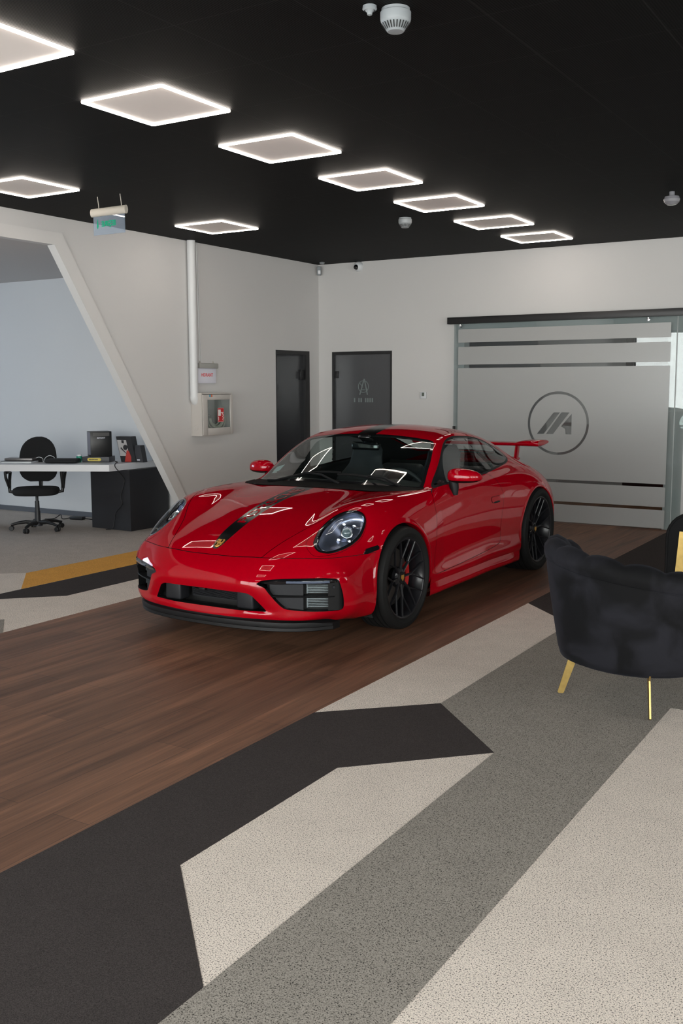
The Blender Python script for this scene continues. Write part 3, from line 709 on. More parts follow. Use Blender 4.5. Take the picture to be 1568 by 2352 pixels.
# ---- wheels
def wheel(x, s, R, w, ro, rot):
    """local wheel frame: axis towards the outside"""
    rt = empty('wheel'); rt.parent = CAR
    yo = .917 if x < 1 else .920; c = np.array([x, s*(yo-w/2), R])
    def at_(mb):
        mb.V = [(c[0]+v[0], c[1]+s*v[2], c[2]+v[1]) for v in mb.V]; return mb
    h = w/2; rb = ro+.006
    prof = [(rb, -h*.86), (rb+.02, -h*.97), (R-.035, -h), (R-.012, -h*.93), (R-.003, -h*.80)]
    for k in range(-2, 3):
        g = k*h*.3
        prof += [(R-.001, g-h*.10), (R-.0005, g-.0055), (R-.008, g-.004), (R-.008, g+.004), (R-.0005, g+.0055), (R-.001, g+h*.10)]
    prof += [(R-.003, h*.80), (R-.012, h*.93), (R-.03, h*.985), (R-.045, h), (rb+.025, h*.985), (rb+.008, h*.93), (rb, h*.86)]
    mb = MB(); mb.lathe(prof, n=72); cbuild(at_(mb), 'tyre', M_TYRE, rt, angle=40)
    hub = h*.80
    mb = MB()
    mb.lathe([(ro-.016, -h*.85), (ro-.022, -h*.3), (ro-.030, h*.2), (ro-.024, h*.6), (ro-.012, h*.80), (ro-.006, h*.875), (ro, h*.90), (ro+.008, h*.90), (ro+.008, h*.84), (ro-.004, h*.80)], n=72)
    nS = 8
    for i in range(nS):
        a = rot+2*PI*i/nS
        def pt(r, da, z): return (r*math.cos(a+da), r*math.sin(a+da), z)
        z0, z1, z2 = h*.52, h*.62, h*.84
        mb.tube([pt(.045, 0, z0), pt(.13, 0, z1)], [(.012, .010), (.011, .008)], 8, flat=(0, 0, 1))
        for q_ in (-1, 1):
            mb.tube([pt(.122, 0, z1-.003), pt(ro-.004, q_*.235, z2)], [(.010, .0062), (.009, .005)], 8, flat=(0, 0, 1))
    mb.lathe([(.070, h*.30), (.068, h*.50), (.052, h*.58), (.040, h*.60)], n=32)
    rm = cbuild(at_(mb), 'rim', M_RIM, rt, angle=45)
    mb = MB(); mb.lathe([(.040, h*.59), (.036, h*.64), (.0, h*.66)], n=24); cap = cbuild(at_(mb), 'centre_cap', M_BLK, rt)
    mb = MB(); sh = [(-.015, .018), (.015, .018), (.016, -.004), (.0, -.022), (-.016, -.004)]
    mb.prism(sh, (0, 0, h*.655), (1, 0, 0), (0, 1, 0), (0, 0, 1), 0, .004); cbuild(at_(mb), 'cap_crest', M_GOLD, cap)
    for i in range(5):
        mb = MB(); a = rot+.3+2*PI*i/5; mb.lathe([(.0, h*.54), (.008, h*.54), (.008, h*.4)], (.058*math.cos(a), .058*math.sin(a), 0), (0, 0, 1), 8); cbuild(at_(mb), 'wheel_bolt', M_BLK, rm)
    mb = MB(); rd = ro*.72
    mb.lathe([(.06, h*.05), (rd, h*.05), (rd, -h*.2), (.06, -h*.2)], n=48); cbuild(at_(mb), 'brake_disc', M_DISC, rt, angle=30)
    mb = MB(); a0 = -.55 if x < 1 else PI-.55
    ring = []
    for a in np.linspace(a0+.12, a0+.92, 9):
        ring.append([(r_*math.cos(a), r_*math.sin(a), z_) for r_, z_ in ((rd-.042, h*.22), (rd+.008, h*.22), (rd+.010, -h*.1), (rd-.042, -h*.1))])
    mb.loft(ring, True, True, True); cbuild(at_(mb), 'brake_caliper', M_CAL, rt, angle=40)
wheel(0, 1, .340, .245, .262, .05); wheel(0, -1, .340, .245, .262, .2)
wheel(2.45, 1, .358, .305, .275, .12); wheel(2.45, -1, .358, .305, .275, .3)
# ---- rear wing on two uprights
def wing():
    rt = empty('rear_wing'); rt.parent = CAR
    ys = [-.648, -.638, -.60, -.52, -.46, -.42, -.3, 0, .3, .42, .46, .52, .60, .638, .648]
    rings = []
    for y in ys:
        a = abs(y); e = min(1, max(0, (a-.40)/.10)); e = e*e*(3-2*e)
        ch = .25+.05*e; th = .030+.022*e; lift = .0+.012*e; xc = 3.20-.0*e; zc = 1.045+lift
        if a > .642: ch *= .95; th *= .7
        ring = []
        for u in np.linspace(0, 2*PI, 22, endpoint=False):
            cu, su = math.cos(u), math.sin(u)
            ring.append((xc+ch*.5*math.copysign(abs(cu)**.75, cu), y, zc+th*.5*math.copysign(abs(su)**.65, su)*(1.05-.3*cu)+.004*cu))
        rings.append(ring)
    mb = MB(); mb.loft(rings, True, True, True); cbuild(mb, 'wing_blade', M_RED, rt, angle=50)
    for s in (1, -1):
        mb = MB(); rr_ = []
        for t in np.linspace(0, 1, 6):
            z = .80+.235*t; x = 3.10+.07*t
            rr_.append([(x-.055, s*.405, z), (x, s*.418, z), (x+.07, s*.405, z), (x, s*.392, z)])
        mb.loft(rr_, True, True, True); cbuild(mb, 'wing_upright', M_RED, rt, angle=50)
    mb = MB(); rings = []
    for y in np.linspace(-.40, .40, 15):
        rings.append([(3.02, y, .885), (3.12, y, .925), (3.24, y, .935-.05*(abs(y)/.55)**2), (3.26, y, .90), (3.1, y, .84)])
    mb.loft(rings, True, True, True); cbuild(mb, 'lower_spoiler', M_RED, rt, angle=50)
wing()
# ---- cabin
mb = MB(); mb.span((.45, -.80, .18), (2.75, .80, .22)); mb.span((2.55, -.62, .2), (2.6, .62, .90)); mb.span((.46, -.70, .2), (.5, .70, .84))
for s in (1, -1): mb.span((.55, s*.74, .2), (2.4, s*.77, .74))
cbuild(mb, 'cabin_floor', M_VOID)
mb = MB(); rows = []
for y in np.linspace(-.68, .68, 15):
    a = abs(y); x0 = .42+.14*(a/.68)**2; hump = .03*math.exp(-((y-.36)/.17)**2)
    rows.append([(x0, y, .868-.02*a), (x0+.16, y, .885-.01*a+hump*.5), (x0+.34, y, .875+hump), (x0+.44, y, .83+hump), (x0+.46, y, .70), (x0+.40, y, .5)])
mb.loft(rows, closed=False); cbuild(mb, 'dashboard', M_SEAT, angle=60)
def seat(y0):
    rt = empty('seat'); rt.parent = CAR
    mb = MB(); mb.box((1.30, y0, .42), (.52, .48, .16), (0, .10, 0), .06, 3); cbuild(mb, 'seat_cushion', M_SEAT, rt, angle=60)
    rings = []
    for t in np.linspace(0, 1, 12):
        z = .45+.66*t; x = 1.52+.20*t; w = .25 if t < .55 else .25-.10*(min(1, (t-.55)/.2)); w = w if t < .9 else w*(1-.35*(t-.9)/.1)
        d = .075 if t < .6 else .055
        rings.append([(x+d*math.sin(a)*(.6 if t < .95 else .3)-.045*abs(math.cos(a))**3*(1 if t < .6 else .4), y0+w*math.copysign(abs(math.cos(a))**.7, math.cos(a)), z) for a in np.linspace(0, 2*PI, 20, endpoint=False)])
    mb = MB(); mb.loft(rings, True, True, True); cbuild(mb, 'seat_back', M_SEAT, rt, angle=60)
seat(.36); seat(-.36)
mb = MB()
for y in (.3, -.3): mb.box((2.25, y, .68), (.12, .42, .45), (0, -.3, 0), .05, 3)
cbuild(mb, 'rear_seat_back', M_SEAT, angle=60)
sw = empty('steering_wheel'); sw.parent = CAR
cc = Vector((.98, .36, .80)); ax = Vector((.90, 0, .42)).normalized(); u = Vector((0, 1, 0)); w = ax.cross(u)
mb = MB(); mb.tube([cc+u*.18*math.cos(a)+w*.18*math.sin(a) for a in np.linspace(0, 2*PI, 40, endpoint=False)], .015, 10, closed=True); cbuild(mb, 'wheel_ring', M_SEAT, sw, angle=60)
mb = MB(); mb.lathe([(0, .03), (.05, .025), (.065, 0), (.05, -.05)], cc, ax, 20)
for a in (0, PI, -PI/2): mb.tube([cc+(u*math.cos(a)+w*math.sin(a))*.05, cc+(u*math.cos(a)+w*math.sin(a))*.175], [(.012, .02), (.008, .012)], 8)
cbuild(mb, 'wheel_hub', M_SEAT, sw, angle=50)
mb = MB(); mb.box((1.03, 0, 1.125), (.045, .24, .062), (0, .1, 0), .016, 3); mb.tube([(1.03, 0, 1.14), (1.04, 0, 1.2)], .012, 8); mb.box((1.005, .015, 1.185), (.08, .10, .03), (0, .5, 0), .01)
cbuild(mb, 'interior_mirror', M_GLOSS, angle=50)
# inspection sticker in the lower far corner of the screen
mb = MB(); P = [(.645, -.625), (.645, -.55), (.72, -.55), (.72, -.625)]
mb.add([(x, y, surf_z(x, y)-.006) for x, y in P], [[0, 1, 2, 3]]); o = cbuild(mb, 'windshield_sticker', pm('pale_sticker', (.30, .42, .42), .6), wso)
# ================================================================= THE ROOM
HC = 3.1406; XL = -7.1757; YB = 11.1876; XR = 5.2; YF = -2.1
def st_(o): return tag(o, kind='structure')
def wall_mat(name, c, rough=.85):
    return pm(name, c, rough=rough, spec=.2, bump=.12, bscale=260, var=.015, vscale=2.)
M_WALL = wall_mat('white_wall_paint', (.58, .572, .565))
M_WALL2 = wall_mat('white_alcove_paint', (.66, .66, .665))
M_FRAME = wall_mat('white_portal_trim', (.62, .61, .60))
# black ceiling of square metal tiles
m, nt, out = newmat('black_ceiling_tile'); Lk = nt.links
p = nd(nt, 'ShaderNodeBsdfPrincipled', Roughness=.62); p.inputs['Specular IOR Level'].default_value = .06
tc = nd(nt, 'ShaderNodeTexCoord'); mp = nd(nt, 'ShaderNodeMapping'); mp.inputs['Location'].default_value = (4.19, -4.12, 0)
br = nd(nt, 'ShaderNodeTexBrick'); br.offset = 0; br.inputs['Scale'].default_value = 1/.6; br.inputs['Mortar Size'].default_value = .005; br.inputs['Brick Width'].default_value = 1.; br.inputs['Row Height'].default_value = 1.
br.inputs['Color1'].default_value = (.0040, .0040, .0042, 1); br.inputs['Color2'].default_value = (.0037, .0037, .0039, 1); br.inputs['Mortar'].default_value = (.013, .013, .013, 1)
wv = nd(nt, 'ShaderNodeTexWave', Scale=26., Distortion=1.5); wv.inputs['Detail'].default_value = 2.
bp_ = nd(nt, 'ShaderNodeBump', Strength=.25, Distance=.002)
Lk.new(tc.outputs['Object'], mp.inputs[0]); Lk.new(mp.outputs[0], br.inputs[0]); Lk.new(br.outputs['Color'], p.inputs['Base Color'])
Lk.new(tc.outputs['Object'], wv.inputs[0]); Lk.new(wv.outputs['Fac'], bp_.inputs['Height']); Lk.new(bp_.outputs[0], p.inputs['Normal'])
Lk.new(p.outputs[0], out.inputs[0]); M_CEIL = m
# speckled loop carpet
def carpet(name, base, fleck, amt=.45, fine=.25):
    m, nt, out = newmat(name); Lk = nt.links
    p = nd(nt, 'ShaderNodeBsdfPrincipled', Roughness=.95); p.inputs['Specular IOR Level'].default_value = .08
    tc = nd(nt, 'ShaderNodeTexCoord')
    n1 = nd(nt, 'ShaderNodeTexNoise', Scale=220., Detail=2.); n1.inputs['Roughness'].default_value = .6
    n2 = nd(nt, 'ShaderNodeTexNoise', Scale=330., Detail=2.)
    n3 = nd(nt, 'ShaderNodeTexNoise', Scale=6., Detail=3.)
    for n in (n1, n2, n3): Lk.new(tc.outputs['Object'], n.inputs['Vector'])
    r1 = nd(nt, 'ShaderNodeMapRange'); r1.inputs[1].default_value = .55; r1.inputs[2].default_value = .62; r1.inputs[3].default_value = 0; r1.inputs[4].default_value = amt
    Lk.new(n1.outputs['Fac'], r1.inputs[0])
    r2 = nd(nt, 'ShaderNodeMapRange'); r2.inputs[1].default_value = .35; r2.inputs[2].default_value = .65; r2.inputs[3].default_value = 1-fine; r2.inputs[4].default_value = 1+fine
    Lk.new(n2.outputs['Fac'], r2.inputs[0])
    r3 = nd(nt, 'ShaderNodeMapRange'); r3.inputs[1].default_value = .3; r3.inputs[2].default_value = .7; r3.inputs[3].default_value = .96; r3.inputs[4].default_value = 1.04
    Lk.new(n3.outputs['Fac'], r3.inputs[0])
    mu = nd(nt, 'ShaderNodeMath', operation='MULTIPLY'); Lk.new(r2.outputs[0], mu.inputs[0]); Lk.new(r3.outputs[0], mu.inputs[1])
    mx = nd(nt, 'ShaderNodeMix', data_type='RGBA'); mx.inputs[6].default_value = (*base, 1); mx.inputs[7].default_value = (*fleck, 1); Lk.new(r1.outputs[0], mx.inputs[0])
    vm = nd(nt, 'ShaderNodeVectorMath', operation='SCALE'); Lk.new(mx.outputs[2], vm.inputs[0]); Lk.new(mu.outputs[0], vm.inputs['Scale'])
    Lk.new(vm.outputs[0], p.inputs['Base Color'])
    b = nd(nt, 'ShaderNodeBump', Strength=.18, Distance=.002); Lk.new(n2.outputs['Fac'], b.inputs['Height']); Lk.new(b.outputs[0], p.inputs['Normal'])
    Lk.new(p.outputs[0], out.inputs[0]); return m
M_BEI = carpet('beige_speckled_carpet', (.74, .66, .59), (.055, .048, .042), .9, .22)
M_GRY = carpet('grey_speckled_carpet', (.30, .275, .245), (.03, .028, .026), .9, .25)
M_DRK = carpet('charcoal_carpet', (.050, .043, .042), (.02, .018, .018), .4, .3)
M_YEL = carpet('ochre_carpet', (.72, .36, .08), (.16, .08, .025), .5, .25)
M_BEI2 = carpet('darker_beige_carpet', (.50, .44, .39), (.09, .08, .07), .8, .22)  # speckled like the beige carpet, on a darker base
# wood plank flooring along the room
m, nt, out = newmat('brown_wood_plank'); Lk = nt.links
p = nd(nt, 'ShaderNodeBsdfPrincipled', Roughness=.5); p.inputs['Specular IOR Level'].default_value = .35
tc = nd(nt, 'ShaderNodeTexCoord'); sp = nd(nt, 'ShaderNodeSeparateXYZ'); Lk.new(tc.outputs['Object'], sp.inputs[0])
cb = nd(nt, 'ShaderNodeCombineXYZ'); Lk.new(sp.outputs['Y'], cb.inputs['X']); Lk.new(sp.outputs['X'], cb.inputs['Y'])
br = nd(nt, 'ShaderNodeTexBrick'); br.offset = .37; br.inputs['Scale'].default_value = 1.; br.inputs['Brick Width'].default_value = 1.25; br.inputs['Row Height'].default_value = .187; br.inputs['Mortar Size'].default_value = .0012; br.inputs['Mortar Smooth'].default_value = .3
br.inputs['Color1'].default_value = (.175, .084, .048, 1); br.inputs['Color2'].default_value = (.125, .060, .035, 1); br.inputs['Mortar'].default_value = (.03, .016, .011, 1); br.inputs['Bias'].default_value = -.05
Lk.new(cb.outputs[0], br.inputs[0])
mp = nd(nt, 'ShaderNodeMapping'); mp.inputs['Scale'].default_value = (13., .75, 1.); Lk.new(tc.outputs['Object'], mp.inputs[0])
n1 = nd(nt, 'ShaderNodeTexNoise', Scale=1., Detail=6.); n1.inputs['Distortion'].default_value = .9; Lk.new(mp.outputs[0], n1.inputs['Vector'])
mp2 = nd(nt, 'ShaderNodeMapping'); mp2.inputs['Scale'].default_value = (95., 2.6, 1.); Lk.new(tc.outputs['Object'], mp2.inputs[0])
n2 = nd(nt, 'ShaderNodeTexNoise', Scale=1., Detail=4.); Lk.new(mp2.outputs[0], n2.inputs['Vector'])
r1 = nd(nt, 'ShaderNodeMapRange'); r1.inputs[1].default_value = .28; r1.inputs[2].default_value = .72; r1.inputs[3].default_value = .58; r1.inputs[4].default_value = 1.42; Lk.new(n1.outputs['Fac'], r1.inputs[0])
r2 = nd(nt, 'ShaderNodeMapRange'); r2.inputs[1].default_value = .3; r2.inputs[2].default_value = .7; r2.inputs[3].default_value = .78; r2.inputs[4].default_value = 1.2; Lk.new(n2.outputs['Fac'], r2.inputs[0])
mu = nd(nt, 'ShaderNodeMath', operation='MULTIPLY'); Lk.new(r1.outputs[0], mu.inputs[0]); Lk.new(r2.outputs[0], mu.inputs[1])
vm = nd(nt, 'ShaderNodeVectorMath', operation='SCALE'); Lk.new(br.outputs['Color'], vm.inputs[0]); Lk.new(mu.outputs[0], vm.inputs['Scale']); Lk.new(vm.outputs[0], p.inputs['Base Color'])
b = nd(nt, 'ShaderNodeBump', Strength=.25, Distance=.002); Lk.new(n2.outputs['Fac'], b.inputs['Height']); Lk.new(b.outputs[0], p.inputs['Normal'])
Lk.new(p.outputs[0], out.inputs[0]); M_WOOD = m
M_BASE = pm('grey_baseboard', (.10, .105, .12), rough=.6)
M_DARKFR = pm('black_door_frame', (.010, .010, .011), rough=.4)
M_ALUM = pm('window_aluminium', (.05, .05, .055), rough=.4, metal=.6)

# floor and its inlaid surfaces
mb = MB(); mb.span((-13.2, YF-.3, -.12), (XR+.3, YB+3.6, 0)); floor = st_(mb.build('floor', M_BEI))
def inlay(name, poly, mat, z):
    mb = MB(); mb.prism(poly, (0, 0, 0), (1, 0, 0), (0, 1, 0), (0, 0, 1), -.004, z)
    return mb.build(name, mat, floor)
YN = YF
inlay('wood_walkway', [(-5.22, YN), (-2.6, YN), (-2.6, YB+3.4), (-5.22, YB+3.4)], M_WOOD, .0010)
inlay('dark_carpet_band', [(-2.6, 3.99), (-2.6, YN), (-1.62, YN), (-1.62, 1.935), (-2.127, 2.434), (-2.127, 3.437), (-1.63, 3.937), (-2.13, 4.437)], M_DRK, .0012)
inlay('dark_carpet_band', [(-2.6, 6.88), (-2.14, 6.42), (-1.62, 6.42), (-1.12, 6.9), (-1.12, 9.0), (-1.6, 9.5), (-2.6, 11.1)], M_DRK, .0012)
inlay('grey_carpet_band', [(-1.62, YN), (-1.118, YN), (-1.118, 4.95), (.4, 4.965), (.4, 6.4), (-2.13, 6.40), (-2.13, 4.437), (-1.63, 3.937), (-1.62, 1.935)], M_GRY, .0011)
inlay('ochre_carpet_stripe', [(-6.745, 5.83), (-6.24, 5.336), (-6.22, 8.6), (-6.72, 9.1)], M_YEL, .0011)
inlay('dark_carpet_stripe', [(-6.235, 4.84), (-5.735, 5.34), (-5.715, 8.8), (-6.22, 8.3)], M_DRK, .0012)
inlay('grey_carpet_patch', [(-5.72, 3.6), (-5.22, 3.6), (-5.22, 4.30), (-5.515, 4.56), (-5.72, 4.35)], M_GRY, .0011)
inlay('darker_carpet_field', [(-13, 5.6), (-7.0, 5.6), (-6.745, 5.83), (-6.72, 9.1), (-5.72, 9.6), (-5.72, YB), (-13, YB)], M_BEI2, .0008)
# ceiling
mb = MB(); mb.span((XL-.2, YF-.3, HC), (XR+.3, YB+.2, HC+.1)); st_(mb.build('ceiling', M_CEIL))
# left wall with the slanted alcove opening
TW = .075
ext = lambda mb, poly, x0, x1: mb.prism(poly, (0, 0, 0), (0, 1, 0), (0, 0, 1), (1, 0, 0), x0, x1)
sl = lambda z: 6.684+(2.889-z)*.652
D1 = (10.203, 10.955, 2.028)
wall = MB()
ext(wall, [(sl(0), 0), (D1[0], 0), (D1[0], D1[2]), (D1[1], D1[2]), (D1[1], 0), (YB+.2, 0), (YB+.2, HC), (YF-.3, HC), (YF-.3, 0), (2.2, 0), (3.2, 2.889), (sl(2.889), 2.889)], XL-TW, XL)
st_(wall.build('wall_left', M_WALL))
mb = MB()
o1 = lambda z: 6.780+(2.997-z)*.642
ext(mb, [(sl(0)-.005, 0), (o1(0), 0), (o1(2.997), 2.997), (3.1, 2.997), (2.06, 0), (2.205, 0), (3.205, 2.885), (sl(2.885)-.005, 2.885)], XL-TW-.003, XL+.014)
st_(mb.build('trim_1', M_FRAME))
# alcove behind the opening
YE = 8.79
mb = MB(); mb.span((-13, YE, 0), (XL-TW, YE+.1, 2.95)); st_(mb.build('wall_alcove_end', M_WALL2))
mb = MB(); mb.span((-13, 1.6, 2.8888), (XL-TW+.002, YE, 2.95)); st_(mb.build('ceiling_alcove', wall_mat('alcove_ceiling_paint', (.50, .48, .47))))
mb = MB(); mb.span((-13, 1.5, 0), (XL-TW, 1.6, 2.95)); st_(mb.build('wall_alcove_near', M_WALL2))
mb = MB()
for a, b_ in (((-13.1, 1.5, 0), (-13, YE+.1, .9)), ((-13.1, 1.5, 2.2), (-13, YE+.1, 2.95)), ((-13.1, 1.5, .9), (-13, 4.0, 2.2)), ((-13.1, 6.6, .9), (-13, YE+.1, 2.2))): mb.span(a, b_)
st_(mb.build('wall_alcove_left', M_WALL2))
mb = MB(); mb.span((-13, YE-.014, 0), (XL-TW, YE, .062)); st_(mb.build('baseboard_alcove', M_BASE))
# back wall with two openings
G0, G1, GH = -5.10, -2.70, 2.24
D2 = (-6.971, -6.088, 2.022)
mb = MB(); exy = lambda mb, poly, y0, y1: mb.prism(poly, (0, 0, 0), (1, 0, 0), (0, 0, 1), (0, 1, 0), y0, y1)
BWN = [(-2.3, 1.2), (1.3, 4.75)]  # unseen windows, sized for the daylight mirrored in the car
exy(mb, [(XL-.2, 0), (D2[0], 0), (D2[0], D2[2]), (D2[1], D2[2]), (D2[1], 0), (G0, 0), (G0, GH), (G1, GH), (G1, 0), (BWN[0][0], 0), (BWN[0][0], HC), (XL-.2, HC)], YB, YB+.15)
mb.span((BWN[0][0], YB, 0), (XR+.3, YB+.15, .3)); mb.span((BWN[0][0], YB, 2.6), (XR+.3, YB+.15, HC)); mb.span((BWN[0][1], YB, .3), (BWN[1][0], YB+.15, 2.6)); mb.span((BWN[1][1], YB, .3), (XR+.3, YB+.15, 2.6))
st_(mb.build('wall_back', M_WALL))
# right wall with windows, front wall fully glazed
mb = MB()
RWN = [(-1.4, 1.2), (1.8, 4.4), (5.0, 7.6)]
ys = [YF-.3]+[v for w_ in RWN for v in w_]+[YB+.2]
mb.span((XR, YF-.3, 0), (XR+.15, YB+.2, .85)); mb.span((XR, YF-.3, 2.55), (XR+.15, YB+.2, HC))
for i in range(0, len(ys), 2): mb.span((XR, ys[i], .85), (XR+.15, ys[i+1], 2.55))
st_(mb.build('wall_right', M_WALL))
mb = MB(); mb.span((XL-.2, YF-.15, 2.85), (XR+.2, YF, HC)); mb.span((XL-.2, YF-.15, 0), (XL+.5, YF, HC)); mb.span((XR-.5, YF-.15, 0), (XR+.2, YF, HC)); st_(mb.build('wall_front', M_WALL))
M_PANE = glass('clear_window_glass', (.93, .95, .95), 1.45)
nwin = 0
M_TINT = glass('dimming_window_glass', (.13, .125, .12), 1.45)  # dark tint added to tone down daylight mirrored in the car
for a, b_ in BWN:
    nwin += 1; mb = MB()
    for k in (a+.03, b_-.03): mb.span((k-.03, YB+.04, .3), (k+.03, YB+.10, 2.6))
    for z in (.33, 2.57): mb.span((a, YB+.04, z-.03), (b_, YB+.10, z+.03))
    w_ = st_(mb.build('window_%d' % nwin, M_ALUM)); mb = MB(); mb.span((a, YB+.065, .3), (b_, YB+.072, 2.6)); mb.build('window_pane', M_TINT, w_)
for a, b_ in RWN:
    nwin += 1; mb = MB()
    for k in (a+.03, (a+b_)/2, b_-.03): mb.span((XR+.04, k-.03, .85), (XR+.10, k+.03, 2.55))
    for z in (.88, 2.52): mb.span((XR+.04, a, z-.03), (XR+.10, b_, z+.03))
    w_ = st_(mb.build('window_%d' % nwin, M_ALUM)); mb = MB(); mb.span((XR+.065, a, .85), (XR+.072, b_, 2.55)); mb.build('window_pane', M_PANE, w_)
nwin += 1; mb = MB()
for k in np.linspace(XL+.5, XR-.5, 9): mb.span((k-.03, YF-.11, 0), (k+.03, YF-.05, 2.85))
for z in (.03, 2.82): mb.span((XL+.5, YF-.11, z-.03), (XR-.5, YF-.05, z+.03))
w_ = st_(mb.build('window_%d' % nwin, M_ALUM)); mb = MB(); mb.span((XL+.5, YF-.085, 0), (XR-.5, YF-.078, 2.85)); mb.build('window_pane', M_PANE, w_)
nwin += 1; mb = MB()
for k in (4.03, 5.3, 6.57): mb.span((-13.06, k-.03, .9), (-13.0, k+.03, 2.2))
w_ = st_(mb.build('window_%d' % nwin, M_ALUM)); mb = MB(); mb.span((-13.05, 4.0, .9), (-13.043, 6.6, 2.2)); mb.build('window_pane', glass('daylight_blue_glass', (.80, .90, 1.0), 1.45), w_)  # blue pane tint added to cool the alcove daylight
# back room behind the frosted door
mb = MB(); z1 = 2.8; y1 = YB+3.4
mb.span((-7.0, y1, 0), (-1.25, y1+.1, z1)); mb.span((-7.1, YB+.15, 0), (-7.0, y1, z1)); mb.span((-1.3, YB+.15, 0), (-1.2, y1, z1))
st_(mb.build('wall_backroom', wall_mat('backroom_paint', (.5, .5, .52)))); mb = MB(); mb.span((-7.1, YB+.15, z1), (-1.2, y1+.1, z1+.1)); st_(mb.build('ceiling_backroom', M_WALL))
# ---- doors
M_DGL = pm('dark_glass_door', (.020, .021, .024), rough=.16, coat=.5)
M_DGL2 = pm('grey_glass_door', (.060, .063, .068), rough=.2, coat=.7, coat_rough=.25)
M_ETCH = pm('etched_mark', (.16, .19, .19), rough=.6)
mb = MB()
y0, y1_, zt = D1
ext(mb, [(y0, 0), (y0+.012, 0), (y0+.012, zt-.05), (y1_-.085, zt-.05), (y1_-.085, 0), (y1_, 0), (y1_, zt), (y0, zt)], XL-.07, XL+.004)
d1 = st_(mb.build('door_1', M_DARKFR)); mb = MB(); mb.span((XL-.05, y0+.012, .005), (XL-.04, y1_-.085, zt-.05)); mb.build('door_panel', M_DGL, d1)
mb = MB(); mb.box((XL-.03, y1_-.135, 1.73), (.03, .065, .13), None, .003); mb.build('door_hinge', M_DARKFR, d1)
mb = MB(); x0, x1, zt = D2
exy(mb, [(x0, 0), (x0+.035, 0), (x0+.035, zt-.04), (x1-.022, zt-.04), (x1-.022, 0), (x1, 0), (x1, zt), (x0, zt)], YB-.006, YB+.07)
d2 = st_(mb.build('door_2', M_DARKFR)); mb = MB(); mb.span((x0+.035, YB+.02, .005), (x1-.022, YB+.03, zt-.04)); mb.build('door_panel', M_DGL2, d2)
mb = MB(); mb.box((x0+.055, YB+.015, 1.73), (.06, .03, .09), None, .003); mb.build('door_hinge', M_DARKFR, d2)
mb = MB(); cx, cz = -6.515, 1.575
mb.tube([(cx+.075*math.cos(a), YB+.019, cz+.075*math.sin(a)) for a in np.linspace(0, 2*PI, 32, endpoint=False)], .0045, 4, closed=True)
mb.tube([(cx-.055, YB+.019, cz-.105), (cx+.012, YB+.019, cz+.10)], .006, 4); mb.tube([(cx+.012, YB+.019, cz+.10), (cx+.06, YB+.019, cz-.105)], .006, 4)
mb.tube([(cx-.05, YB+.019, cz+.04), (cx-.005, YB+.019, cz-.01)], .005, 4); mb.tube([(cx-.035, YB+.019, cz-.04), (cx+.035, YB+.019, cz-.04)], .005, 4)
for k in range(9):
    if k not in (1, 4): mb.span((cx-.14+k*.033, YB+.017, cz-.20), (cx-.14+k*.033+.019, YB+.02, cz-.145))
mb.build('door_emblem', M_ETCH, d2)
# ---- frosted sliding glass door
FROST = None
m, nt, out = newmat('frosted_film'); Lk = nt.links
d = nd(nt, 'ShaderNodeBsdfDiffuse'); d.inputs[0].default_value = (.42, .425, .42, 1)
t = nd(nt, 'ShaderNodeBsdfTranslucent'); t.inputs[0].default_value = (.45, .46, .46, 1)
mx = nd(nt, 'ShaderNodeMixShader'); mx.inputs[0].default_value = .2; Lk.new(d.outputs[0], mx.inputs[1]); Lk.new(t.outputs[0], mx.inputs[2])
g_ = nd(nt, 'ShaderNodeBsdfGlossy', Roughness=.25); m2 = nd(nt, 'ShaderNodeMixShader'); m2.inputs[0].default_value = .04; Lk.new(mx.outputs[0], m2.inputs[1]); Lk.new(g_.outputs[0], m2.inputs[2]); Lk.new(m2.outputs[0], out.inputs[0]); FROST = m
M_CLR = glass('clear_door_glass', (.80, .84, .84), 1.4)
sd = empty('sliding_glass_door', (-3.9, YB-.06, 0), 0, 'wide frosted glass sliding door with clear stripes and ring emblem', 'door')
ox, oy = -3.9, YB-.06
gx0, gx1 = -5.205-ox, -2.60-ox
mb = MB(); mb.span((gx0, -.006, .012), (gx1, .006, 2.315)); mb.build('glass_pane', M_CLR, sd)
def cells(x0, x1, z0, z1, holes):
    """rectangle minus full-width clear bands"""
    out = []; z = z0
    for a, b_ in holes: out.append((z, a)); z = b_
    out.append((z, z1)); return out
fx0, fx1 = -5.148-ox, -2.66-ox
bands = [(.222, .256), (.474, .508), (1.792, 1.833), (2.044, 2.094)]
lc, lz, lr = -3.889-ox, 1.153, .363
mb = MB(); yy = -.0075
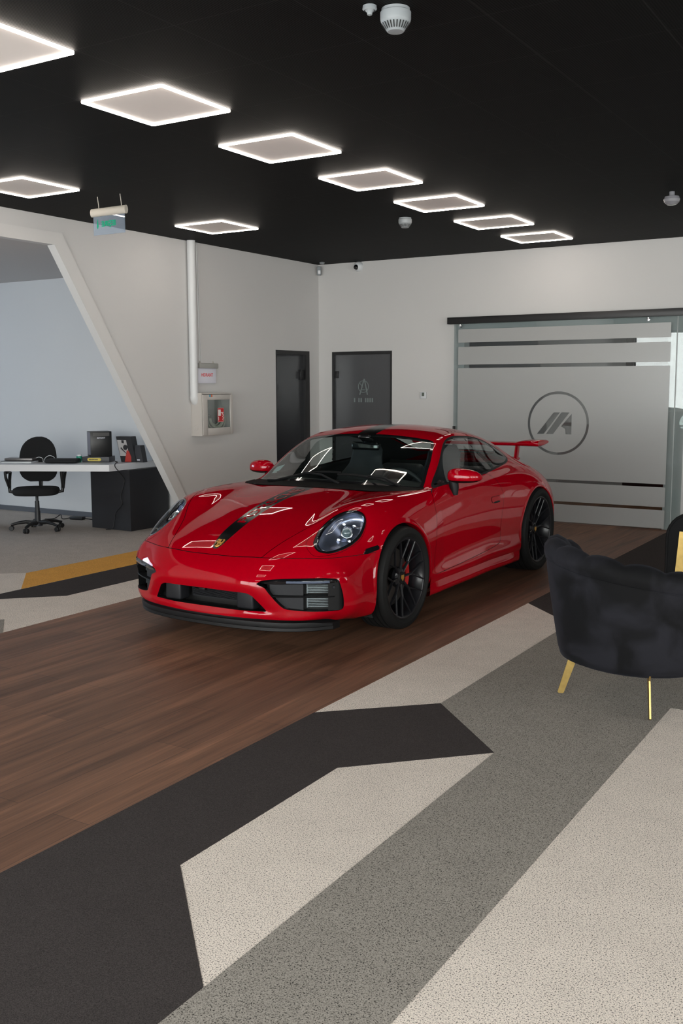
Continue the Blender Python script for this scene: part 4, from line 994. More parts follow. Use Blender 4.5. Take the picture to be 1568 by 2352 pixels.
for z0, z1 in cells(0, 0, .02, 2.25, bands):
    if z0 < lz < z1:
        # sheet around the ring: outside part, inside part with the letter shapes left clear
        n = 96; ro_, ri = lr, lr-.028
        circ = [(lc+ro_*math.cos(2*PI*k/n), lz+ro_*math.sin(2*PI*k/n)) for k in range(n)]
        def edge(a):
            c_, s_ = math.cos(a), math.sin(a); tt = []
            if abs(c_) > 1e-9: tt.append(((fx1 if c_ > 0 else fx0)-lc)/c_)
            if abs(s_) > 1e-9: tt.append(((z1 if s_ > 0 else z0)-lz)/s_)
            tm = min(tt); return (lc+c_*tm, lz+s_*tm)
        angs = sorted([2*PI*k/n for k in range(n)]+[math.atan2(zc-lz, xc-lc) % (2*PI) for xc in (fx0, fx1) for zc in (z0, z1)])
        A = [(lc+ro_*math.cos(a), yy, lz+ro_*math.sin(a)) for a in angs]; B = [(edge(a)[0], yy, edge(a)[1]) for a in angs]; k_ = len(angs)
        mb.add(A+B, [[i, (i+1) % k_, k_+(i+1) % k_, k_+i] for i in range(k_)])
        # inner disc minus letters : horizontal scan strips
        lets = [[(-4.138, 1.027), (-4.056, 1.028), (-3.867, 1.277), (-3.942, 1.277)], [(-4.029, 1.027), (-3.945, 1.028), (-3.755, 1.278), (-3.850, 1.278)],
                [(-3.728, 1.265), (-3.728, 1.029), (-3.795, 1.029), (-3.803, 1.090), (-3.852, 1.118)]]
        lets = [[(a-ox, b_) for a, b_ in l] for l in lets]
        zs = sorted(set(np.round(np.concatenate([np.linspace(lz-ri, lz+ri, 60), [p_[1] for l in lets for p_ in l]]), 5)))
        def xs_at(z, eps):
            h = math.sqrt(max(0, ri*ri-(z-lz)**2)); sp_ = []
            for l in lets:
                xi = []
                for (xa, za), (xb, zb) in zip(l, l[1:]+l[:1]):
                    if (za > eps) != (zb > eps): xi.append(xa+(z-za)*(xb-xa)/(zb-za))
                if len(xi) == 2: sp_.append((min(xi), max(xi)))
            sp_.sort(); return [lc-h]+[v for s_ in sp_ for v in s_]+[lc+h]
        for za, zb in zip(zs[:-1], zs[1:]):
            mid = (za+zb)/2; a_, b2 = xs_at(za, mid), xs_at(zb, mid)
            if len(a_) != len(b2): continue
            for i in range(0, len(a_), 2): mb.add([(a_[i], yy, za), (a_[i+1], yy, za), (b2[i+1], yy, zb), (b2[i], yy, zb)], [[0, 1, 2, 3]])
    else: mb.add([(fx0, yy, z0), (fx1, yy, z0), (fx1, yy, z1), (fx0, yy, z1)], [[0, 1, 2, 3]])
o = mb.build('frosted_film', FROST, sd, recalc=False); tag(o, 'frosted film with clear stripes, ring and slanted letter mark')
mb = MB(); mb.span((-5.288-ox, -.03, 2.316), (-1.3-ox, .058, 2.394), .002); tr = mb.build('sliding_track', M_DARKFR, sd); tag(tr, 'black overhead sliding track')
mb = MB(); mb.span((-5.205-ox+.008, -.045, .72), (-5.205-ox+.03, -.007, 1.10), .004); mb.build('door_handle', M_DARKFR, sd)
mb = MB(); 
for k in (-5.12, -2.9): mb.lathe([(0, -.02), (.018, -.018), (.02, 0)], (k-ox, -.006, 2.29), (0, 1, 0), 12)
mb.build('glass_clamp', M_CHROME, sd)
fix = empty('glass_side_panel', (-2.5, YB-.03, 0), 0, 'narrow clear glass panel right of the frosted sliding door', 'glass panel')
mb = MB(); mb.span((-.095, -.005, .01), (.0, .005, 2.315)); mb.build('glass_pane', M_CLR, fix)
# things glimpsed through the clear stripes
M_DKC = pm('dark_cabinet_board', (.02, .02, .022), rough=.5); M_WHC = pm('white_board', (.6, .6, .6), rough=.5)
cab = empty('storage_cabinet', (-3.05, YB+2.6, 0), 0, 'tall dark cabinet in the room behind the frosted door', 'cabinet')
mb = MB(); mb.span((-.75, -.3, 0), (.7, .3, 2.3), .005); mb.build('cabinet_body', M_DKC, cab); mb = MB(); mb.span((-.74, -.315, .05), (-.03, -.301, 2.25), .003); mb.build('cabinet_door', M_DKC, cab); mb = MB(); mb.span((-.01, -.315, .05), (.69, -.301, 2.25), .003); mb.build('cabinet_door', M_DKC, cab)
# ================================================================= FITTINGS AND FURNITURE
M_LAMP = emis('led_tube', (1., .90, .80), LAMP)
M_LPAN = pm('lamp_panel', (.80, .75, .72), rough=.6)
M_PLAS = pm('white_plastic', (.62, .64, .66), rough=.4, coat=.2)
M_DET = pm('grey_white_plastic', (.24, .26, .275), rough=.45)
M_PLASG = pm('warm_grey_plastic', (.42, .39, .34), rough=.5)
M_BRASS = pm('brushed_brass', (.46, .32, .11), rough=.36, metal=1., var=.25, vscale=30)
M_BLKP = pm('black_plastic', (.012, .012, .013), rough=.5)
M_MESH = pm('black_office_fabric', (.008, .008, .009), rough=.95)
# ---- square LED ceiling lights
lamp0 = None
ROWS = [(-3.892, y, lab) for y, lab in ((1.9+.0, None), (3.08-.36, 'nearest'), (4.42, None), (5.62, None), (6.815, None), (7.995, None), (9.19, None), (10.34, None))]
names = ['square LED frame light cut off at the upper left corner of the photo', 'large square LED frame light, second of the bright diagonal row from the left', 'square LED frame light, third of the bright diagonal row from the left', 'square LED frame light, middle of the bright diagonal row',
         'square LED frame light, third from the back wall in the bright row', 'square LED frame light, second from the back wall in the bright row', 'square LED frame light nearest the back wall at the end of the bright row']
def light(x, y, lab):
    global lamp0
    if lamp0 is None:
        rt = empty('ceiling_light', (x, y, HC), 0, lab, 'ceiling light', 'square LED lights on the black ceiling')
        mb = MB(); h = .286; n = []
        for i in range(4):
            a, b_ = [(-h, -h), (h, -h), (h, h), (-h, h)][i], [(h, -h), (h, h), (-h, h), (-h, -h)][i]
            n.append((a, b_))
        r_ = .0080; t_ = .013
        mb.prism(rrect(2*h+2*r_, 2*h+2*r_, .02, 4), (0, 0, 0), (1, 0, 0), (0, 1, 0), (0, 0, 1), -t_, -.002, cap=False)
        o_ = rrect(2*h+2*r_, 2*h+2*r_, .02, 4); i_ = rrect(2*h-2*r_, 2*h-2*r_, .006, 4); k_ = len(o_)
        for z in (-t_, -.002): mb.add([(a, b_, z) for a, b_ in o_+i_], [[i, (i+1) % k_, k_+(i+1) % k_, k_+i] for i in range(k_)])
        mb.prism(i_, (0, 0, 0), (1, 0, 0), (0, 1, 0), (0, 0, 1), -t_, -.002, cap=False)
        mb.build('led_frame', M_LAMP, rt, weld=1e-5)
        mb = MB(); mb.span((-h+r_, -h+r_, -.006), (h-r_, h-r_, -.0015)); mb.build('lamp_panel', M_LPAN, rt)
        lamp0 = rt; return rt
    return dup(lamp0, (x, y, HC), 0, lab)
ys_ = [2.66+.0, 4.42, 5.62, 6.815, 7.995, 9.19, 10.34]; ys_[0] = 3.24
for y, lab in zip(ys_, names): light(-3.892, y, lab)
light(-6.318, 5.62, 'dimmer square LED light at the left edge before the hanging exit sign')
light(-6.30, 7.985, 'dimmer square LED light above the wall pipe, behind the hanging exit sign')
for k, y in enumerate((1.9, -.5, -2.9)): light(-3.892, y, 'square LED frame light outside the view on the bright row')
for k, y in enumerate((9.2, 6.8, 4.42, 2.0, -.5)): light(1.35, y, 'square LED frame light outside the view at the right')
# ---- detectors on the ceiling
def smoke(x, y, r, lab, slots=True):
    rt = empty('smoke_detector', (x, y, HC), 0, lab, 'smoke detector', 'round white ceiling detectors')
    mb = MB(); mb.lathe([(0, -.001), (r*.92, -.001), (r*.92, -.012), (r, -.016), (r, -.042), (r*.97, -.05)], n=40); mb.build('detector_base', M_DET, rt)
    mb = MB(); mb.lathe([(r*.97, -.05), (r*.93, -.056), (r*.58, -.088), (r*.52, -.092), (0, -.094)], n=40); hd = mb.build('detector_head', M_DET, rt, angle=20)
    mb = MB()
    for k in range(26):
        a = 2*PI*k/26; d = Vector((math.cos(a), math.sin(a), 0)); t = Vector((-d.y, d.x, 0)); w = r*.042
        p0 = d*(r*.90)+Vector((0, 0, -.0595)); p1 = d*(r*.64)+Vector((0, 0, -.0835)); e = Vector((d.x*.002, d.y*.002, -.002))
        mb.add([p0-t*w+e, p0+t*w+e, p1+t*w*.8+e, p1-t*w*.8+e], [[0, 1, 2, 3]])
    mb.build('detector_slots', M_VOID, hd, recalc=False); return rt
smoke(-2.085, 3.855, .064, 'large white smoke detector with slots near the top edge')
rt = empty('sprinkler_head', (-2.16, 3.77, HC), 0, 'small white sprinkler just left of the large smoke detector', 'sprinkler')
mb = MB(); mb.lathe([(0, -.001), (.028, -.001), (.03, -.014), (.024, -.02)], n=24); mb.build('sprinkler_cover', M_DET, rt); mb = MB(); mb.lathe([(.02, -.018), (.012, -.026), (.010, -.036), (0, -.04)], n=16); mb.build('sprinkler_nozzle', M_DET, rt)
smoke(-4.496, 8.51, .062, 'white smoke detector under the bright lamp row, before the back wall')
rt = empty('motion_sensor', (-2.077, 8.547, HC), 0, 'clear grey sensor on the dark ceiling near the right edge', 'sensor')
M_SENS = pm('smoky_plastic', (.22, .22, .24), rough=.2, coat=.8)
mb = MB(); mb.lathe([(0, -.001), (.022, -.001), (.022, -.03)], n=20); mb.build('sensor_neck', M_SENS, rt); mb = MB(); mb.lathe([(.022, -.028), (.058, -.04), (.066, -.062), (.06, -.082), (.036, -.104), (0, -.106)], n=28); mb.build('sensor_head', M_SENS, rt, angle=25)
rt = empty('alarm_beacon', (-6.968, 10.95, HC), 0, 'tiny white ceiling disc in the far room corner', 'detector'); mb = MB(); mb.lathe([(0, -.001), (.03, -.001), (.034, -.012), (.022, -.025), (0, -.028)], n=20); mb.build('detector_disc', M_DET, rt)
rt = empty('motion_detector', (XL+.03, 11.12, 3.055), 0, 'small white motion detector in the room corner below the ceiling', 'detector'); mb = MB(); mb.box((.03, -.01, 0), (.055, .05, .115), (0, 0, .5), .014, 3); mb.build('detector_body', M_DET, rt); mb = MB(); mb.box((.046, -.032, -.018), (.034, .016, .045), (0, 0, .5), .007, 3); mb.build('detector_window', pm('milky_window', (.75, .76, .78), .3), rt)
cam_ = empty('security_camera', (-6.566, YB, 3.082), 0, 'round white dome camera high on the back wall', 'camera')
mb = MB(); mb.lathe([(0, .06), (.032, .058), (.054, .042), (.063, .018), (.063, 0.001)], (0, -.001, 0), (0, -1, 0), 32); mb.build('camera_housing', M_PLAS, cam_, angle=50)
mb = MB(); mb.lathe([(0, .030), (.022, .024), (.034, .006), (.035, -.03)], (-.012, -.052, -.012), Vector((-.15, -.95, -.22)), 24); mb.build('camera_lens', M_GLOSS, cam_)
# ---- hanging exit sign
sg = empty('exit_sign', (-6.02, 6.22, 2.80), 0, 'clear hanging exit sign with green lettering below a beige bar', 'sign')
ox, oz = -6.02, 2.80
mb = MB(); n = 16; pr = [(.020*math.cos(a), .034*math.sin(a)) for a in np.linspace(0, 2*PI, n, endpoint=False)]
mb.prism(pr, (-6.215-ox, 0, 3.014-oz), (0, 1, 0), (0, 0, 1), (1, 0, 0), 0, .385); mb.build('sign_bar', M_PLASG, sg, angle=50)
M_ACR = glass('acrylic_sheet', (.72, .78, .85), 1.45, haze=.22, hazecol=(.5, .58, .68))
mb = MB(); mb.span((-6.197-ox, -.003, 2.832-oz), (-5.85-ox, .003, 2.985-oz)); mb.build('sign_panel', M_ACR, sg)
M_GRN = emis('green_sign_glow', (.02, .42, .22), .9)  # emission put into the lettering so that it glows
mb = MB(); tv, tf = text_mesh('IEȘIRE', .058, .002); mb.add([(-.005-v[0]+.0, -.005, v[1]+2.916-oz) for v in tv], tf)
mb.prism([(-.006, .02), (.006, .02), (.006, -.012), (.012, -.012), (0, -.042), (-.012, -.012), (-.006, -.012)], (-.128, -.005, 2.92-oz), (1, 0, 0), (0, 0, 1), (0, 1, 0), 0, .001)
mb.prism([(-.005, .034), (.005, .034), (.005, .024), (-.005, .024)], (-.128, -.005, 2.92-oz), (1, 0, 0), (0, 0, 1), (0, 1, 0), 0, .001)
o = mb.build('sign_lettering', M_GRN, sg, recalc=False); tag(o, 'mirrored green lettering and arrow')
for x in (-6.134, -5.882):
    mb = MB(); mb.tube([(x-ox, 0, 3.04-oz), (x-ox, 0, 3.065-oz), (x-ox-.006, 0, 3.10-oz), (x-ox-.012, 0, HC-oz)], .0035, 6); mb.build('hanging_hook', M_PLASG, sg)
# ---- hydrant pipe, sign, cabinet
pp = empty('water_pipe', (XL+.055, 8.585, 0), 0, 'white vertical water pipe running from ceiling to the hydrant cabinet', 'pipe')
M_PIPE = pm('white_pipe_paint', (.62, .63, .64), rough=.4)
mb = MB(); mb.tube([(0, -.012, HC-.001), (0, -.012, 1.47)], .045, 20); mb.build('pipe_run', M_PIPE, pp, angle=50)
mb = MB(); mb.tube([(0, -.012, 1.475)]+[(.0, -.012+.06*(1-math.cos(a)), 1.475-.06*math.sin(a)) for a in np.linspace(.1, PI/2, 8)]+[(.0, .085, 1.415)], .048, 20); mb.build('pipe_elbow', M_PIPE, pp, angle=50)
hb = empty('hydrant_cabinet', (XL, 8.845, 1.045), 0, 'steel fire hydrant cabinet with glass front and coiled hose on the left wall', 'cabinet')
M_STEEL = pm('pale_steel_sheet', (.56, .53, .50), rough=.4, metal=.25)
BY0, BY1, BZ, BD = -.27, .27, .47, .155
mb = MB()
mb.span((.001, BY0, 0), (.012, BY1, BZ))
mb.span((.01, BY0, 0), (BD, BY0+.012, BZ)); mb.span((.01, BY1-.012, 0), (BD, BY1, BZ)); mb.span((.0125, BY0+.0125, .0005), (BD-.001, BY1-.0125, .012)); mb.span((.0125, BY0+.0125, BZ-.012), (BD-.001, BY1-.0125, BZ-.0005))
mb.tube([(.07+.028*math.cos(a), BY0-.0015, .09+.028*math.sin(a)) for a in np.linspace(0, 2*PI, 20, endpoint=False)], .0015, 4, closed=True)
mb.build('cabinet_body', M_STEEL, hb)
mb = MB()
for a, b_ in (((BD+.002, BY0+.006, .01), (BD+.014, BY0+.085, BZ-.02)), ((BD+.002, BY1-.055, .01), (BD+.014, BY1-.006, BZ-.02)), ((BD+.002, BY0+.08, .01), (BD+.014, BY1-.05, .085)), ((BD+.002, BY0+.08, BZ-.075), (BD+.014, BY1-.05, BZ-.02))): mb.span(a, b_, .002)
dr = mb.build('cabinet_door', M_STEEL, hb)
mb = MB(); mb.span((BD+.006, BY0+.08, .08), (BD+.010, BY1-.05, BZ-.07)); mb.build('door_glass', glass('cabinet_glass', (.86, .90, .90), 1.7), dr)
mb = MB(); mb.lathe([(0, .016), (.008, .014), (.01, 0)], (BD+.013, BY0+.10, .22), (1, 0, 0), 12); mb.build('door_lock', M_CHROME, dr)
mb = MB()
for k in range(7):
    a1 = .085+.018*k
    mb.tube([(.07+.03*math.sin(k), .06+ .9*a1*1.15*math.cos(a), .21+a1*math.sin(a)*.9-.02) for a in np.linspace(PI*1.0, PI*2.05, 18)], .010, 8)
mb.build('coiled_hose', pm('cream_hose', (.72, .68, .56), .7), hb, angle=60)
mb = MB(); mb.tube([(.08, -.13, .40), (.08, -.13, .25)], .018, 10); mb.lathe([(.03, .015), (.03, -.015)], (.08, -.13, .22), (1, 0, 0), 14); mb.build('hydrant_valve', pm('aged_brass', (.30, .24, .14), .5, .7), hb)
mb = MB(); mb.prism(rrect(.112, .155, .01), (BD+.011, .045, .225), (0, 1, 0), (0, 0, 1), (1, 0, 0), 0, .001); lb = mb.build('hydrant_label', pm('label_red', (.50, .02, .025), .5), hb)
mb = MB(); W_ = BD+.0125
mb.add([(W_, .0-.002, .285), (W_, .045, .285), (W_, .045, .215), (W_, .0-.002, .215)], [[0, 1, 2, 3]])
mb.tube([(W_, .085, .255), (W_, .07, .235), (W_, .092, .222), (W_, .072, .205), (W_, .092, .192), (W_, .072, .175), (W_, .088, .165)], .0035, 5); mb.tube([(W_, .045, .25), (W_, .07, .25)], .005, 5); mb.tube([(W_, .005, .165), (W_, .005, .205)], .003, 5)
for (a, b_), (c, d) in (((-.0075, .149), (.0975, .151)), ((-.0075, .2995), (.0975, .3015)), ((-.0085, .149), (-.0065, .301)), ((.0965, .149), (.0985, .301))): mb.add([(W_, a, b_), (W_, c, b_), (W_, c, d), (W_, a, d)], [[0, 1, 2, 3]])
mb.build('label_symbol', pm('label_white', (.75, .72, .70), .5), lb, recalc=False)
mb = MB(); mb.span((W_, -.155+0, .425), (W_+.002, -.13, .452)); mb.build('blue_sticker', pm('blue_sticker_print', (.05, .25, .38), .5), dr); mb = MB(); mb.span((W_, -.125, .425), (W_+.002, -.10, .452)); mb.build('orange_sticker', pm('orange_sticker_print', (.55, .12, .05), .5), dr)
hs = empty('hydrant_sign', (XL, 8.845, 1.62), 0, 'white lightbox sign with red HIDRANT lettering above the hydrant cabinet', 'sign')
M_LBOX = pm('sign_face', (.72, .72, .80), rough=.4)
mb = MB(); mb.span((.001, -.165, .165), (.055, .165, .222), .008); mb.build('sign_bar', pm('grey_sign_bar', (.33, .33, .31), .5), hs)
mb = MB(); mb.span((.015, -.158, 0), (.022, .158, .17), .002); mb.build('sign_panel', M_LBOX, hs)
mb = MB(); tv, tf = text_mesh('HIDRANT', .052, .0015); mb.add([(.0235, v[0]*.9-.003, v[1]+.092) for v in tv], tf); mb.build('sign_lettering', pm('red_sign_print', (.75, .10, .11), .5), hs, recalc=False)
mb = MB(); mb.tube([(.02, -.12, .222), (.02, -.12, .245)], .006, 8); mb.tube([(.02, .11, .222), (.02, .11, .245)], .006, 8); mb.build('sign_hanger', M_PLASG, hs)
cb_ = empty('cable_conduit', (XL, 8.735, 0), 0, 'thin white cable running down beside the water pipe', 'cable'); mb = MB(); mb.tube([(.008, 0, 1.84), (.008, -.02, HC-.002)], .006, 6); mb.tube([(.008, .022, 1.84), (.008, -.0, HC-.002)], .003, 6); mb.build('cable_run', M_PIPE, cb_)
th = empty('thermostat', (-5.64, YB, 1.466), 0, 'small white wall thermostat with grey display beside the grey glass door', 'thermostat')
mb = MB(); mb.span((-.041, -.022, -.043), (.041, -.001, .043), .005); mb.build('thermostat_body', M_PLAS, th); mb = MB(); mb.span((-.016, -.025, -.008), (.018, -.0215, .034), .001); mb.build('thermostat_display', pm('grey_display', (.10, .12, .10), .3), th)
# ---- desk
DZ = .75
M_DTOP = pm('white_desk_laminate', (.70, .70, .72), rough=.45); M_DBASE = pm('anthracite_panel', (.018, .018, .021), rough=.5, var=.1)
dk = empty('desk', (-8.0, 8.2, 0), 0, 'white topped angular desk on an anthracite pedestal inside the alcove', 'desk')
ox, oy = -8.0, 8.2
top = [(-7.765, 7.90), (-7.785, 8.75), (-8.25, 8.75), (-8.42, 8.30), (-9.9, 7.55), (-9.6, 6.97)]
mb = MB(); mb.prism([(a-ox, b_-oy) for a, b_ in top], (0, 0, 0), (1, 0, 0), (0, 1, 0), (0, 0, 1), DZ-.072, DZ); mb.build('desk_top', M_DTOP, dk)
base = [(-7.684, 8.146), (-7.664, 8.60), (-8.30, 8.60), (-8.309, 8.164)]
base = [(-7.80, 8.10), (-7.80, 8.70), (-8.36, 8.70), (-8.36, 8.14)]
base = [(-7.69, 8.13), (-7.67, 8.73), (-8.31, 8.73), (-8.31, 8.16)]
mb = MB(); mb.prism([(a-ox, b_-oy) for a, b_ in base], (0, 0, 0), (1, 0, 0), (0, 1, 0), (0, 0, 1), .002, DZ-.072); mb.build('desk_pedestal', M_DBASE, dk)
mb = MB(); mb.prism([(a-ox, b_-oy) for a, b_ in [(-9.80, 7.05), (-9.55, 7.18), (-9.75, 7.55), (-9.95, 7.45)]], (0, 0, 0), (1, 0, 0), (0, 1, 0), (0, 0, 1), .002, DZ-.072); mb.build('desk_pedestal', M_DBASE, dk)
# ---- things on the desk
def item(name, loc, rz, lab, cat, grp=None): return empty(name, loc, rz, lab, cat, grp)
fx = math.radians(27)
pq = item('plinth_box', (-8.205, 8.19, DZ), fx, 'low grey box with yellow pill label carrying the tall black box', 'box')
mb = MB(); mb.span((-.155, -.11, .001), (.155, .11, .062), .004); pl = mb.build('box_body', pm('grey_plinth', (.045, .045, .052), .5), pq)
mb = MB(); mb.prism(rrect(.155, .036, .0175), (-.015, -.1105, .032), (1, 0, 0), (0, 0, 1), (0, -1, 0), 0, .003); bd = mb.build('yellow_badge', pm('yellow_badge_print', (.62, .48, .06), .4), pl)
mb = MB()
for k in range(8): mb.span((-.075+k*.013, -.1148, .027), (-.075+k*.013+.009, -.1133, .037))
mb.build('badge_print', M_BLKP, bd)
pb = item('display_box', (-8.195, 8.20, DZ+.0625), math.radians(56), 'tall black box with grey top label standing on the low grey box', 'box')
mb = MB(); mb.span((-.118, -.10, .001), (.118, .10, .280), .003); bx = mb.build('box_body', pm('black_box_print', (.008, .008, .008), .35), pb)
mb = MB(); mb.span((-.09, -.1015, .228), (.092, -.1003, .268)); mb.build('grey_label', pm('grey_box_label', (.06, .057, .055), .4), bx)
mb = MB(); tv, tf = text_mesh('M POINT', .022, .0004); mb.add([(.0+v[0], -.1012, .208+v[1]) for v in tv], tf); mb.build('box_lettering', M_LBOX, bx, recalc=False)
mb = MB(); mb.span((-.1195, -.09, .02), (-.1183, .09, .27)); mb.build('side_print', pm('grey_violet_print', (.14, .13, .16), .4), bx)
st_b = item('tilted_box', (-7.90, 8.33, DZ), .15, 'leaning box printed with a white and red car picture beside the black display box', 'box')
M_PB = pm('dark_box_print', (.02, .02, .022), .4); M_PW = pm('pale_box_print', (.42, .41, .41), .4); M_PR = pm('red_box_print', (.42, .04, .03), .4)
mb = MB(); sk = lambda z: -.22*z
def slab(mb, x0, x1, z0, z1, y0, y1): mb.add([(x+sk(z)+(.0), y, z) for x, y, z in [(x0, y0, z0), (x1, y0, z0), (x1, y1, z0), (x0, y1, z0), (x0, y0, z1), (x1, y0, z1), (x1, y1, z1), (x0, y1, z1)]], [[0, 1, 2, 3], [4, 5, 6, 7], [0, 1, 5, 4], [1, 2, 6, 5], [2, 3, 7, 6], [3, 0, 4, 7]])
slab(mb, -.05, .145, .001, .285, -.05, .05); bb = mb.build('box_body', M_PB, st_b)
mb = MB(); slab(mb, -.045, .075, .07, .245, -.0512, -.0505); mb.build('car_print', M_PW, bb)
mb = MB(); mb.add([(x+sk(z), -.0522, z) for x, z in [(.0, .005), (.085, .005), (.098, .06), (.085, .12), (.06, .14)]], [[0, 1, 2, 3, 4]]); mb.build('red_print', M_PR, bb, recalc=False)
mb = MB(); mb.add([(.047+.030*math.cos(a)+sk(.165), -.0525, .165+.030*math.sin(a)) for a in np.linspace(0, 2*PI, 20, endpoint=False)], [list(range(20))]); mb.add([(x+sk(z), -.0525, z) for x, z in [(.01, .215), (.04, .21), (.045, .243), (.012, .243)]], [[0, 1, 2, 3]]); mb.add([(x+sk(z), -.0525, z) for x, z in [(-.02, .15), (.045, .09), (.045, .10), (-.01, .17)]], [[0, 1, 2, 3]]); mb.build('wheel_print', M_PB, bb, recalc=False)
db = item('small_box', (-7.72, 8.36, DZ), .12, 'small dark upright box between the tilted box and the slanted wall', 'box')
mb = MB(); mb.add([(-.07, -.04, .001), (.05, -.04, .001), (.05, .04, .001), (-.07, .04, .001), (-.055, -.04, .19), (.015, -.04, .19), (.015, .04, .19), (-.055, .04, .19), ], [[0, 1, 2, 3], [4, 5, 6, 7], [0, 1, 5, 4], [1, 2, 6, 5], [2, 3, 7, 6], [3, 0, 4, 7]]); b_o = mb.build('box_body', pm('anthracite_box', (.035, .035, .04), .4), db)
mb = MB(); mb.span((-.03, -.0415, .022), (.008, -.0403, .034)); mb.build('box_print', M_LBOX, b_o); mb = MB(); mb.add([(-.0703, -.035, .01), (-.0703, .035, .01), (-.056, .035, .18), (-.056, -.035, .18)], [[0, 1, 2, 3]]); mb.build('side_print', pm('blue_grey_print', (.30, .34, .42), .4), b_o, recalc=False)
sp_ = item('desk_speaker', (-7.68, 8.62, DZ), 0, 'low black block at the right desk end against the slanted wall', 'speaker'); mb = MB(); mb.span((-.06, -.06, .001), (.08, .06, .085), .008); mb.build('speaker_body', M_BLKP, sp_); mb = MB(); mb.lathe([(.03, .0), (.028, -.004), (.0, -.006)], (.01, -.0605, .045), (0, -1, 0), 18); mb.build('speaker_cone', M_VOID, sp_)
gb = item('glue_bottle', (-8.345, 8.03, DZ), 0, 'small green bottle with white cap on the desk', 'bottle'); mb = MB(); mb.lathe([(0, .001), (.022, .001), (.026, .012), (.032, .03), (.032, .066), (.028, .070)], n=18); mb.build('bottle_body', pm('green_plastic', (.02, .26, .17), .4), gb); mb = MB(); mb.lathe([(.028, .069), (.028, .084), (.024, .087), (0, .087)], n=18); mb.build('bottle_cap', M_PLAS, gb)
bg = item('laptop_sleeve', (-8.43, 7.865, DZ), fx, 'flat black laptop sleeve lying on the desk', 'sleeve'); mb = MB(); mb.box((0, 0, .026), (.36, .20, .044), None, .02, 3); mb.build('sleeve_body', pm('black_nylon', (.01, .01, .011), .8), bg, angle=50); mb = MB(); mb.tube([(-.15, -.102, .03), (.15, -.102, .03)], .003, 6); mb.build('sleeve_zip', M_DUCT, bg)
l1 = item('notebook', (-8.87, 7.65, DZ), fx, 'closed grey notebook lying lowest at the left desk end', 'notebook'); mb = MB(); mb.span((-.17, -.11, .001), (.17, .11, .020), .003); mb.build('notebook_pages', M_PLAS, l1); mb = MB(); mb.span((-.175, -.115, .0205), (.175, .115, .024), .001); mb.build('notebook_cover', pm('grey_cover', (.12, .12, .13), .4), l1)
l2 = item('tablet_computer', (-8.885, 7.68, DZ+.025), fx+.06, 'grey tablet lying on top of the notebook at the left desk end', 'tablet'); mb = MB(); mb.span((-.155, -.10, .001), (.155, .10, .030), .006); mb.build('tablet_body', pm('silver_grey', (.16, .15, .15), .35, .5), l2); mb = MB(); mb.span((-.14, -.09, .0302), (.14, .09, .0312)); mb.build('tablet_screen', pm('dim_screen', (.07, .065, .065), .2), l2)
wc = item('white_cable', (-8.66, 7.84, DZ), fx, 'white charging cable looped on the desk before the office chair', 'cable')
mb = MB(); P = cr([(-.14, -.02, .004), (-.13, .0, .04), (-.09, .02, .056), (-.05, .02, .04), (-.04, .0, .012), (-.02, -.03, .006), (-.015, .0, .045), (.02, .03, .072), (.07, .03, .06), (.10, .02, .02), (.10, .03, .004)], 6); mb.tube([tuple(p_) for p_ in P], .0035, 6); mb.build('cable_loop', M_PLAS, wc)
kc = item('black_cable', (-7.76, 8.15, 0), 0, 'black power cable hanging down the desk pedestal to the carpet', 'cable')
P = cr([(-.27, .12, DZ+.006), (-.14, .02, DZ+.007), (-.02, -.14, DZ+.006), (.008, -.17, DZ-.03), (.012, -.10, DZ-.10), (.0, -.03, .58), (-.01, -.035, .5), (-.06, -.03, .38), (-.04, -.035, .30), (-.14, -.03, .2), (-.17, -.03, .10), (-.19, -.04, .02), (-.27, -.06, .005)], 6)
mb = MB(); mb.tube([tuple(p_) for p_ in P], .005, 6); mb.build('cable_run', M_BLKP, kc)
pw = item('power_adapter', (-8.95, 8.55, 0), .2, 'black power adapter with cables on the carpet below the alcove wall', 'adapter'); mb = MB(); mb.span((-.09, -.04, .001), (.09, .04, .04), .01); mb.build('adapter_body', M_BLKP, pw)
for pts in ([(.09, 0, .02), (.2, .02, .006), (.4, -.05, .006), (.55, .05, .006)], [(-.09, 0, .02), (-.17, -.06, .01), (-.24, .0, .05), (-.30, -.04, .008), (-.38, -.12, .006)]):
    mb = MB(); mb.tube([tuple(p_) for p_ in cr(pts, 6)], .006, 6); mb.build('adapter_cable', M_BLKP, pw)
